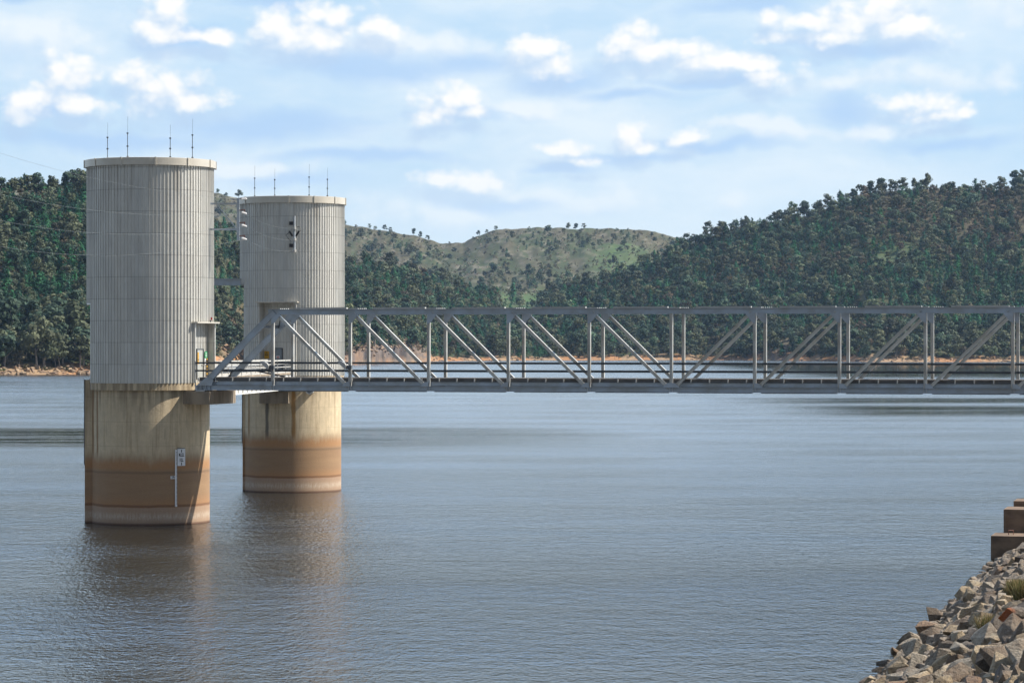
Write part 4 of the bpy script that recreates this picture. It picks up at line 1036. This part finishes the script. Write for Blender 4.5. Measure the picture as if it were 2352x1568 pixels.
def pick_back(c, s):
    dens = float(fbm(np.array(c / 40.0), np.array(s * 6 + 4)))
    p = np.clip((.55 - s) * 2.4, .05, 1) * (dens > .44) + .42 * (s < .95) * (dens > .51) + (c < 1010) * (.7 if .1 < s < .85 and dens > .40 else 0)
    if abs(c - 1190) < 60 and s < .2: p *= .12
    if random.random() > p: return None
    k = random.choices(['gum', 'pine', 'shrub'], [.6, .15, .35])[0]
    return k, hh(k) * (1.0 if k != 'shrub' else 1.1)
scatter('grassy hill', 1150, 470, 1700, .02, .96, back_ground, pick_back, 6)
def pick_scrub(c, s):
    if float(fbm(np.array(c / 28.0 + 3), np.array(s * 9))) < .46: return None
    return 'shrub', random.choice([1.4, 2.0, 2.6, 3.4, 4.6, 6.0])
scatter('scrub', 2300, 480, 1660, .05, .98, back_ground, pick_scrub, 4)
# skyline trees
def lone(zone, c, s, fn, kind, h):
    d, z = fn(np.array(float(c)), np.array(s)); d = float(d); trees.append(dict(kind=kind, x=(c - 1176) / FOC * d, y=d, z=float(z), h=h, c=c, s=s, zone=zone, sky=True))
for c, k, h in [(500, 'gum', 11), (520, 'gum', 10), (548, 'gum', 17), (590, 'gum', 13), (612, 'gum', 11), (792, 'gum', 11), (818, 'shrub', 7), (848, 'gum', 10), (862, 'gum', 9), (884, 'gum', 12), (897, 'gum', 10),
                (950, 'gum', 14), (966, 'gum', 13), (982, 'gum', 11), (1100, 'gum', 12), (1118, 'gum', 8), (1139, 'gum', 10), (1305, 'gum', 13), (1322, 'gum', 13), (1340, 'gum', 11), (1418, 'shrub', 6), (1442, 'shrub', 5)]:
    lone('grassy hill crest', c, .985, back_ground, k, h * .85)
for c, s, h in [(1179, .045, 26), (1130, .03, 10), (1068, .13, 16), (1090, .12, 14), (1000, .14, 16)]: lone('meadow', c, s, back_ground, 'pine', h)
for c, k, h in [(1655, 'gum', 14), (1712, 'gum', 12), (1790, 'gum', 13), (1815, 'pine', 15), (1848, 'gum', 18), (1880, 'gum', 14), (1902, 'gum', 17), (1930, 'pine', 16), (2000, 'gum', 14), (2025, 'gum', 16), (2050, 'gum', 14), (2072, 'gum', 15), (2100, 'gum', 14), (2128, 'gum', 18),
                (2182, 'dry', 11), (2240, 'pine', 15), (2300, 'gum', 15), (2330, 'gum', 20), (2348, 'gum', 19), (1960, 'gum', 13), (1985, 'dry', 12)]:
    lone('right hill crest', c, .985, wood_ground, k, h * .9)
for c, h in [(5, 12), (32, 11), (60, 13), (84, 14), (120, 12), (150, 14), (170, 15), (186, 15), (198, 14)]: lone('left hill crest', c, .99, wood_ground, 'gum', h)
def pick_under(c, s):
    if random.random() < .9 * math.exp(-(((c - 2060) / 115) ** 2 + ((s - .60) / .07) ** 2)) or (abs(c - 1190) < 45 and s > .7) or random.random() < .6 * cliff_amt(np.array(c)) * (s < shore_s(c, 36)): return None
    return 'shrub', random.uniform(1.8, 4.2)
for a_, b_, n_ in ((-200, 640, 1100), (640, 1250, 1000), (1250, 2450, 2400)): scatter('undergrowth', n_, a_, b_, .012, 1.0, wood_ground, pick_under, 4)
# choose the individuals: the ones that show largest
vis = [t for t in trees if t['zone'] not in ('undergrowth', 'scrub') and -15 < t['c'] < 2370 and not (206 < t['c'] < 486) and not (562 < t['c'] < 782)]
for t in vis: t['size'] = t['h'] / t['y'] * (3.0 if t.get('sky') else 1.0) * (1.9 if t['zone'] == 'grassy hill' else 1) * (1.35 if t['s'] < .05 else 1)
vis.sort(key=lambda t: -t['size'])
single = vis[:295]
for t in single: t['one'] = True
zones = {}
for t in single: zones.setdefault(t['zone'], []).append(t)
WHERE = {'left hill': 'the left wooded hill', 'middle hill': 'the middle wooded slope', 'right hill': 'the right wooded hill', 'grassy hill': 'the far grassy hill'}
CREST = {'grassy hill crest': 'along the crest of the far grassy hill', 'right hill crest': 'along the crest of the right hill', 'left hill crest': 'along the crest of the left hill', 'meadow': 'on the small meadow below the grassy hill'}
for zn, lst in zones.items():
    if zn in CREST:
        lst.sort(key=lambda t: t['c']); cnt = {}
        for i, t in enumerate(lst):
            cnt[t['kind']] = cnt.get(t['kind'], 0) + 1; t['label'] = f"{KIND_WORDS[t['kind']]}, {ordinal(cnt[t['kind']])} from the left {CREST[zn]}"
    else:
        lst.sort(key=lambda t: t['s']); rows = max(1, round(len(lst) / 9)); per = math.ceil(len(lst) / rows)
        for ri in range(rows):
            row = sorted(lst[ri * per:(ri + 1) * per], key=lambda t: t['c']); cnt = {}
            for t in row:
                cnt[t['kind']] = cnt.get(t['kind'], 0) + 1
                t['label'] = f"{KIND_WORDS[t['kind']]}, {ordinal(cnt[t['kind']])} from left in row {ordinal(ri + 1)} up {WHERE[zn]}"
for t in single:
    root = thing(KIND_NAME[t['kind']], t['label'], 'shrub' if t['kind'] == 'shrub' else 'tree', (t['x'], t['y'], t['z']), 'trees on the ' + t['zone'])
    cm, tm = FULL[t['kind']][random.randrange(5)]
    wd = random.uniform(.85, 1.2); rz = random.uniform(0, 6.28)
    root.scale = (t['h'] * wd, t['h'] * wd, t['h']); root.rotation_euler = (0, 0, rz)
    for nm, me in (('crown', cm), ('trunk', tm)):
        o = bpy.data.objects.new(nm, me); C.objects.link(o); o.parent = root
VV = []; CC = []
for t in trees:
    if t.get('one'): continue
    V_, Cl = LITE[t['kind']][random.randrange(7)]
    a = random.uniform(0, 6.28); wd = random.uniform(.85, 1.25) * t['h']; ca, sa = math.cos(a) * wd, math.sin(a) * wd
    VV.append(np.stack([V_[:, 0] * ca - V_[:, 1] * sa + t['x'], V_[:, 0] * sa + V_[:, 1] * ca + t['y'], V_[:, 2] * t['h'] + t['z'] - .3], 1)); CC.append(Cl * random.choice([.6, .8, .95, 1.1, 1.35, 1.6]) * np.array((random.uniform(.9, 1.12), 1, random.uniform(.9, 1.12))))
me = np_mesh('forest', np.concatenate(VV), np.concatenate(CC), M['leaf']); o = bpy.data.objects.new('forest', me); C.objects.link(o)
tag(o, 'mass of dark green and olive trees covering the far hills', 'forest', kind='stuff')

# bare dead trees standing at the far waterline
dead_m = []
for i in range(3):
    b = MB(); b.tube([(0, 0, -.1), (.03, 0, .5), (.0, .02, 1)], [.03, .02, .006], 5)
    for j in range(6):
        a = j * 1.1 + i; h = .3 + .1 * j; b.tube([(0, 0, h), (math.cos(a) * .2, math.sin(a) * .2, h + .2)], [.012, .003], 4)
    me = bpy.data.meshes.new('dead_wood'); me.from_pydata(b.v, [], b.f); me.materials.append(M['bark']); dead_m.append(me)
for i, c in enumerate((1385, 1412, 1421, 1470, 1478, 1500, 1555, 1645)):
    sh, _, _ = interp(WOOD, np.array(float(c))); d = float(sh) + 3
    o = bpy.data.objects.new('dead_tree', dead_m[i % 3]); C.objects.link(o); o.location = ((c - 1176) / FOC * d, d, .3); o.scale = (random.uniform(4, 7),) * 2 + (random.uniform(5, 9),); o.rotation_euler = (0, random.uniform(-.15, .15), i)
    tag(o, f'bare dead tree at the far waterline, {ordinal(i + 1)} from the left', 'dead tree', 'dead trees along the far shore')

# ------------------------------------------------------------------ rocks
def rock_mesh(name, n=16, seed=0, flat=.7):
    random.seed(seed); bm = bmesh.new()
    for i in range(n):
        v = Vector((random.gauss(0, 1), random.gauss(0, 1), random.gauss(0, 1))).normalized()
        m = max(abs(v.x), abs(v.y), abs(v.z)); v = v.lerp(v / m * .9, .6)
        bm.verts.new((v.x * random.uniform(.85, 1.15) * .5, v.y * random.uniform(.8, 1.1) * .42, v.z * .5 * flat))
    r = bmesh.ops.convex_hull(bm, input=bm.verts)
    bmesh.ops.delete(bm, geom=[e for e in r['geom_interior'] if isinstance(e, bmesh.types.BMVert)], context='VERTS')
    bmesh.ops.dissolve_limit(bm, angle_limit=.25, verts=bm.verts, edges=bm.edges)
    bmesh.ops.bevel(bm, geom=list(bm.edges), offset=.012, segments=1, affect='EDGES')
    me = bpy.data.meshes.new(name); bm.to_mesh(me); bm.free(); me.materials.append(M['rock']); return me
RM = [rock_mesh('rock', 13 + i % 8, i + 50, (.55, .75, .95)[i % 3]) for i in range(18)]
RMV = []
for me in RM:
    RMV.append((np.array([v.co[:] for v in me.vertices]), [tuple(p.vertices) for p in me.polygons]))
SH0 = Vector((15.1, 114.5, 0)); SDIR = Vector((15.55, 61, 0)).normalized(); SUP = Vector((SDIR.y, -SDIR.x, 0)); SLOPE = .6
def bank_pt(t, r): return SH0 + SDIR * t + SUP * r + Vector((0, 0, r * SLOPE))
# underlying slope
b = MB(); cs = [(-130, -12), (-130, 22), (140, 22), (140, -12)]
b.add([bank_pt(t, r) + Vector((0, 0, -.45)) for t, r in cs] + [bank_pt(-130, 40) * 1 + Vector((0, 0, 22 * SLOPE - 40 * SLOPE - .45)), bank_pt(140, 40) + Vector((0, 0, 22 * SLOPE - 40 * SLOPE - .45))], [(0, 3, 2, 1), (1, 2, 5, 4)])
tag(b.build('embankment', M['bank']), kind='structure')
def project(p): return 1176 + FOC * p.x / p.y, 784 - FOC * (p.z - EYE) / p.y
random.seed(11)
cand = []
for i in range(60000):
    t = random.uniform(-70, 75); r = random.uniform(-.6, 15)
    p = bank_pt(t, r)
    if p.y < 45: continue
    px, py = project(p)
    if not (1900 < px < 2560 and py < 1760): continue
    inside = px < 2420 and py < 1630
    cand.append((t, r, p, inside))
placed = []; cellr = {}
def ok(p, rad):
    g = (int(p.x // 2), int(p.y // 2))
    for i in (-1, 0, 1):
        for j in (-1, 0, 1):
            for (q, qr) in cellr.get((g[0] + i, g[1] + j), ()):
                if (q - p).length < (rad + qr) * .80: return False
    cellr.setdefault(g, []).append((p, rad)); return True
for t, r, p, inside in cand:
    near = p.y < 95
    size = random.choice([.45, .55, .65, .75, .85, 1.0, 1.2, 1.5]) if near else random.choice([.5, .6, .75, .9, 1.05, 1.3])
    if ok(p, size * .40): placed.append(dict(t=t, r=r, p=p, size=size, inside=inside))
vis_r = [q for q in placed if q['inside']]; vis_r.sort(key=lambda q: -q['size'] / q['p'].y)
ind = vis_r[:295]
for q in ind: q['one'] = True
ROCKC = [((.42, .335, .22), 'tan'), ((.38, .335, .265), 'pale grey'), ((.24, .19, .14), 'grey brown'), ((.50, .41, .28), 'cream'), ((.14, .12, .10), 'dark grey'), ((.34, .23, .145), 'rusty tan')]
ind.sort(key=lambda q: q['p'].y)
row_n = 12; rows = math.ceil(len(ind) / row_n)
for ri in range(rows):
    row = sorted(ind[ri * row_n:(ri + 1) * row_n], key=lambda q: q['r'])
    for i, q in enumerate(row):
        mi = random.randrange(18); colr, cw = ROCKC[random.choices(range(6), [4, 4, 3, 2.5, 1.5, 1.2])[0]]
        sz = 'large' if q['size'] >= 1.25 else 'small' if q['size'] < .85 else 'middling'
        wd = 'wet at the water' if q['r'] < .4 else ''
        shape = 'slab' if mi % 3 == 0 else 'block' if mi % 3 == 2 else 'boulder'
        q['label'] = f"{sz} {cw} {shape}, {ordinal(i + 1)} up from the water in bank row {ordinal(ri + 1)}"
        o = bpy.data.objects.new('rock', RM[mi]); C.objects.link(o); s = q['size']
        o.location = q['p'] + Vector((0, 0, random.uniform(-.15, .22) * s)); o.scale = (s * random.uniform(.9, 1.35), s * random.uniform(.85, 1.2), s * random.uniform(.8, 1.25))
        o.rotation_euler = (random.uniform(-.6, .6), random.uniform(-.2, .9), random.uniform(0, 6.28)); bf_ = random.uniform(.85, 1.2); o.color = (*[c * bf_ for c in colr], 1)
        tag(o, q['label'], 'rock', 'riprap rocks on the embankment')
# filler stones between and beyond them
class Acc:
    def __init__(s): s.v = []; s.f = []; s.n = 0
    def add(s, k, p, sc3, rot):
        v, f = RMV[k]; R_ = np.array(rot.to_matrix()); w = (v * np.array(sc3)) @ R_.T + np.array(p)
        s.v.append(w); s.f += [tuple(i + s.n for i in q) for q in f]; s.n += len(w)
from mathutils import Euler
acc = Acc()
for q in placed:
    if not q.get('one'):
        s = q['size']; acc.add(random.randrange(18), q['p'], (s * 1.1, s, s), Euler((random.uniform(-.6, .6), random.uniform(-.3, .8), random.uniform(0, 6))))
for i in range(2600):
    t, r, p, inside = cand[random.randrange(len(cand))]; s = random.uniform(.25, .6)
    acc.add(random.randrange(18), p + Vector((0, 0, random.uniform(-.3, .05))), (s * 1.2, s, s), Euler((random.uniform(-.8, .8), random.uniform(-.8, .8), random.uniform(0, 6))))
for i in range(5200):
    t = random.uniform(-85, 80); r = random.uniform(-.2, 21)
    p = bank_pt(t, r); s = random.uniform(.6, 1.3)
    if p.y > 45:
        px, py = project(p)
        if px < 2540 and py < 1740: continue
    acc.add(random.randrange(18), p + Vector((0, 0, random.uniform(-.3, .1))), (s * 1.3, s * 1.1, s * .8), Euler((random.uniform(-.6, .6), random.uniform(-.6, .6), random.uniform(0, 6))))
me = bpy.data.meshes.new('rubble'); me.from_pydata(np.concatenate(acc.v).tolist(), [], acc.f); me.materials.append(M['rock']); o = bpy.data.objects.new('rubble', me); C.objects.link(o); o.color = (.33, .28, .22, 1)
tag(o, 'smaller grey brown stones filling the gaps of the embankment', 'rubble', kind='stuff')
# a stone with an orange end and tufts of weeds among the rocks
def on_bank(px, py):
    # walk along the ray until it meets the slope
    for d in np.arange(40, 190, .25):
        p = at(px, d, py); r = (p - SH0).dot(SUP)
        if p.z <= r * SLOPE + .1: return p
    return p
p = on_bank(2335, 1452); o = bpy.data.objects.new('rock', RM[4]); C.objects.link(o); o.location = p + Vector((0, 0, .55)); o.scale = (1.7, .95, .9); o.rotation_euler = (.1, .1, .3); o.color = (.20, .17, .14, 1); o.data = o.data.copy(); o.data.materials.clear(); o.data.materials.append(M['rock_orange']); tag(o, 'orange stained rock overhanging the stones near the top of the bank', 'rock', 'riprap rocks on the embankment')
def tuft(px, py, h, n, lab):
    p = on_bank(px, py); V_ = []; Cl = []
    for i in range(n):
        a = random.uniform(0, 6.28); rr = random.uniform(0, h * .7); q = p + Vector((math.cos(a) * rr, math.sin(a) * rr, .25)); tip = q + Vector((random.gauss(0, .3), random.gauss(0, .3), random.uniform(.5, 1.1))) * h
        sd_ = Vector((random.gauss(0, 1), random.gauss(0, 1), 0)).normalized() * .014
        V_ += [q - sd_, q + sd_, tip + sd_ * .4, tip - sd_ * .4]; cc = random.choice([(.17, .16, .06), (.24, .18, .08), (.11, .12, .045), (.27, .2, .10)]); Cl += [cc] * 4
    V_ = np.array([v[:] for v in V_]) - np.array(p[:]); me = np_mesh('weed_tuft', V_, np.array(Cl), M['grass']); o = bpy.data.objects.new('weed_tuft', me); C.objects.link(o); o.location = p; tag(o, lab, 'weed', 'weeds among the rocks')
tuft(2335, 1380, .6, 800, 'tawny green weed tuft among the rocks below the concrete steps')
tuft(2274, 1466, .55, 500, 'small pale green weed tuft in the middle of the rock bank')
tuft(2356, 1392, .7, 600, 'rusty brown weed tuft at the upper edge of the rock bank')

# stepped concrete blocks running into the water
st = thing('concrete_steps', 'stepped brown concrete blocks rising out of the water behind the rocks', 'steps', (33, 179, 0))
for x0, y0, z0, z1 in ((30.35, 178.0, -3, 1.46), (31.72, 181.2, -3, 2.95), (32.95, 184.5, -3, 3.3), (35.2, 187.5, -3, 5.2), (38, 190.5, -3, 6.9)):
    b = MB(); b.box(Vector((x0, y0, (z0 + z1) / 2)) + U * 6 + V * 1.64, U, V, Z1, 6, 1.638, (z1 - z0) / 2); b.build('step', M['conc_dark'], st)
b = MB(); b.tube([(31.65, 179, 1.45), (31.65, 179, 1.75), (31.95, 179, 1.75), (31.95, 179, 1.45)], .03, 5); b.build('lifting_ring', M['rust'], st)

# stones along the far shore
accs = Acc(); cols_ = []
random.seed(21)
boul = []
for i in range(900):
    c = random.choice([random.uniform(-200, 330), random.uniform(480, 1250), random.uniform(1560, 2500)])
    sh, _, _ = interp(WOOD, np.array(c)); dd = random.uniform(-1, 14) * (1 + 2.2 * float(cliff_amt(np.array(c)))); s_ = dd / 400.0
    sh, yr, rd = interp(WOOD, np.array(c)); d, z = wood_ground(np.array(c), np.array(dd / float(rd - sh)))
    sz = random.choice([.6, .8, 1.0, 1.4, 2.0]) if c > 330 else random.choice([.5, .7, 1, 1.4, 2.0, 2.6])
    boul.append((c, float(d), float(z), sz))
for i in range(170):
    c = random.gauss(880, 55) if i % 4 else random.uniform(500, 570)
    sh, yr, rd = interp(WOOD, np.array(c)); dd = random.uniform(2, 60) if i % 4 else random.uniform(20, 130)
    d, z = wood_ground(np.array(c), np.array(dd / float(rd - sh))); boul.append((c, float(d), float(z), random.choice([1.2, 1.8, 2.4, 3.4])))
boul.sort(key=lambda q: -q[3] / q[1])
big = sorted([q for q in boul if -5 < q[0] < 205][:26], key=lambda q: q[0])
for i, (c, d, z, sz) in enumerate(big):
    o = bpy.data.objects.new('boulder', RM[i % 18]); C.objects.link(o); o.location = ((c - 1176) / FOC * d, d, z + .1 * sz); o.scale = (sz * 1.5, sz, sz); o.rotation_euler = (random.uniform(-.2, .2), random.uniform(-.1, .4), random.uniform(0, 6)); o.color = (.40, .30, .20, 1)
    tag(o, f'tan boulder on the left orange shore, {ordinal(i + 1)} from the left', 'boulder', 'boulders on the left shore')
bs = set(big)
for q in boul:
    if q in bs: continue
    c, d, z, sz = q; accs.add(random.randrange(18), ((c - 1176) / FOC * d, d, z + .1 * sz), (sz * 1.7, sz, sz), Euler((random.uniform(-.3, .3), random.uniform(-.3, .3), random.uniform(0, 6))))
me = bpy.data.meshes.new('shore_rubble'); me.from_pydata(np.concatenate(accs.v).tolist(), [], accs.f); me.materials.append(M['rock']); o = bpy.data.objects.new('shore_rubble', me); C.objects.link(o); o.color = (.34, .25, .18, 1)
tag(o, 'tan and grey stones strewn along the far shores', 'stones', kind='stuff')
# stones on the grassy hill
accs = Acc(); random.seed(5)
for i in range(3200):
    c = random.uniform(470, 1640); s = random.uniform(.15, .99)
    if float(fbm(np.array(c / 35.0), np.array(s * 7 + 2))) < .47: continue
    d, z = back_ground(np.array(c), np.array(s)); sz = random.uniform(.8, 2.6); accs.add(random.randrange(18), ((c - 1176) / FOC * float(d), float(d), float(z) + .2 * sz), (sz * 1.3, sz, sz), Euler((random.uniform(-.3, .3), random.uniform(-.3, .3), random.uniform(0, 6))))
me = bpy.data.meshes.new('hill_rubble'); me.from_pydata(np.concatenate(accs.v).tolist(), [], accs.f); me.materials.append(M['rock']); o = bpy.data.objects.new('hill_rubble', me); C.objects.link(o); o.color = (.30, .25, .21, 1)
tag(o, 'grey stones scattered over the far grassy hill', 'stones', kind='stuff')

# ------------------------------------------------------------------ water
b = MB(); b.add([(-4000, -200, 0), (4000, -200, 0), (4000, 5000, 0), (-4000, 5000, 0)], [(0, 1, 2, 3)]); tag(b.build('lake_water', water_mat()), kind='structure')

# ------------------------------------------------------------------ air
m = bpy.data.materials.new('air'); m.use_nodes = True; nt = m.node_tree; nt.nodes.remove(nt.nodes['Principled BSDF'])
v = nt.nodes.new('ShaderNodeVolumePrincipled'); v.inputs['Color'].default_value = (.48, .70, 1, 1); v.inputs['Density'].default_value = HAZE; v.inputs['Anisotropy'].default_value = .2
nt.links.new(v.outputs[0], nt.nodes['Material Output'].inputs['Volume'])
b = MB(); b.abox(-4300, 4300, -260, 5400, -8, 320); tag(b.build('haze', m), 'thin blue air over the lake and hills', kind='stuff')

for o in bpy.data.objects:
    if '_o' in o: del o['_o']
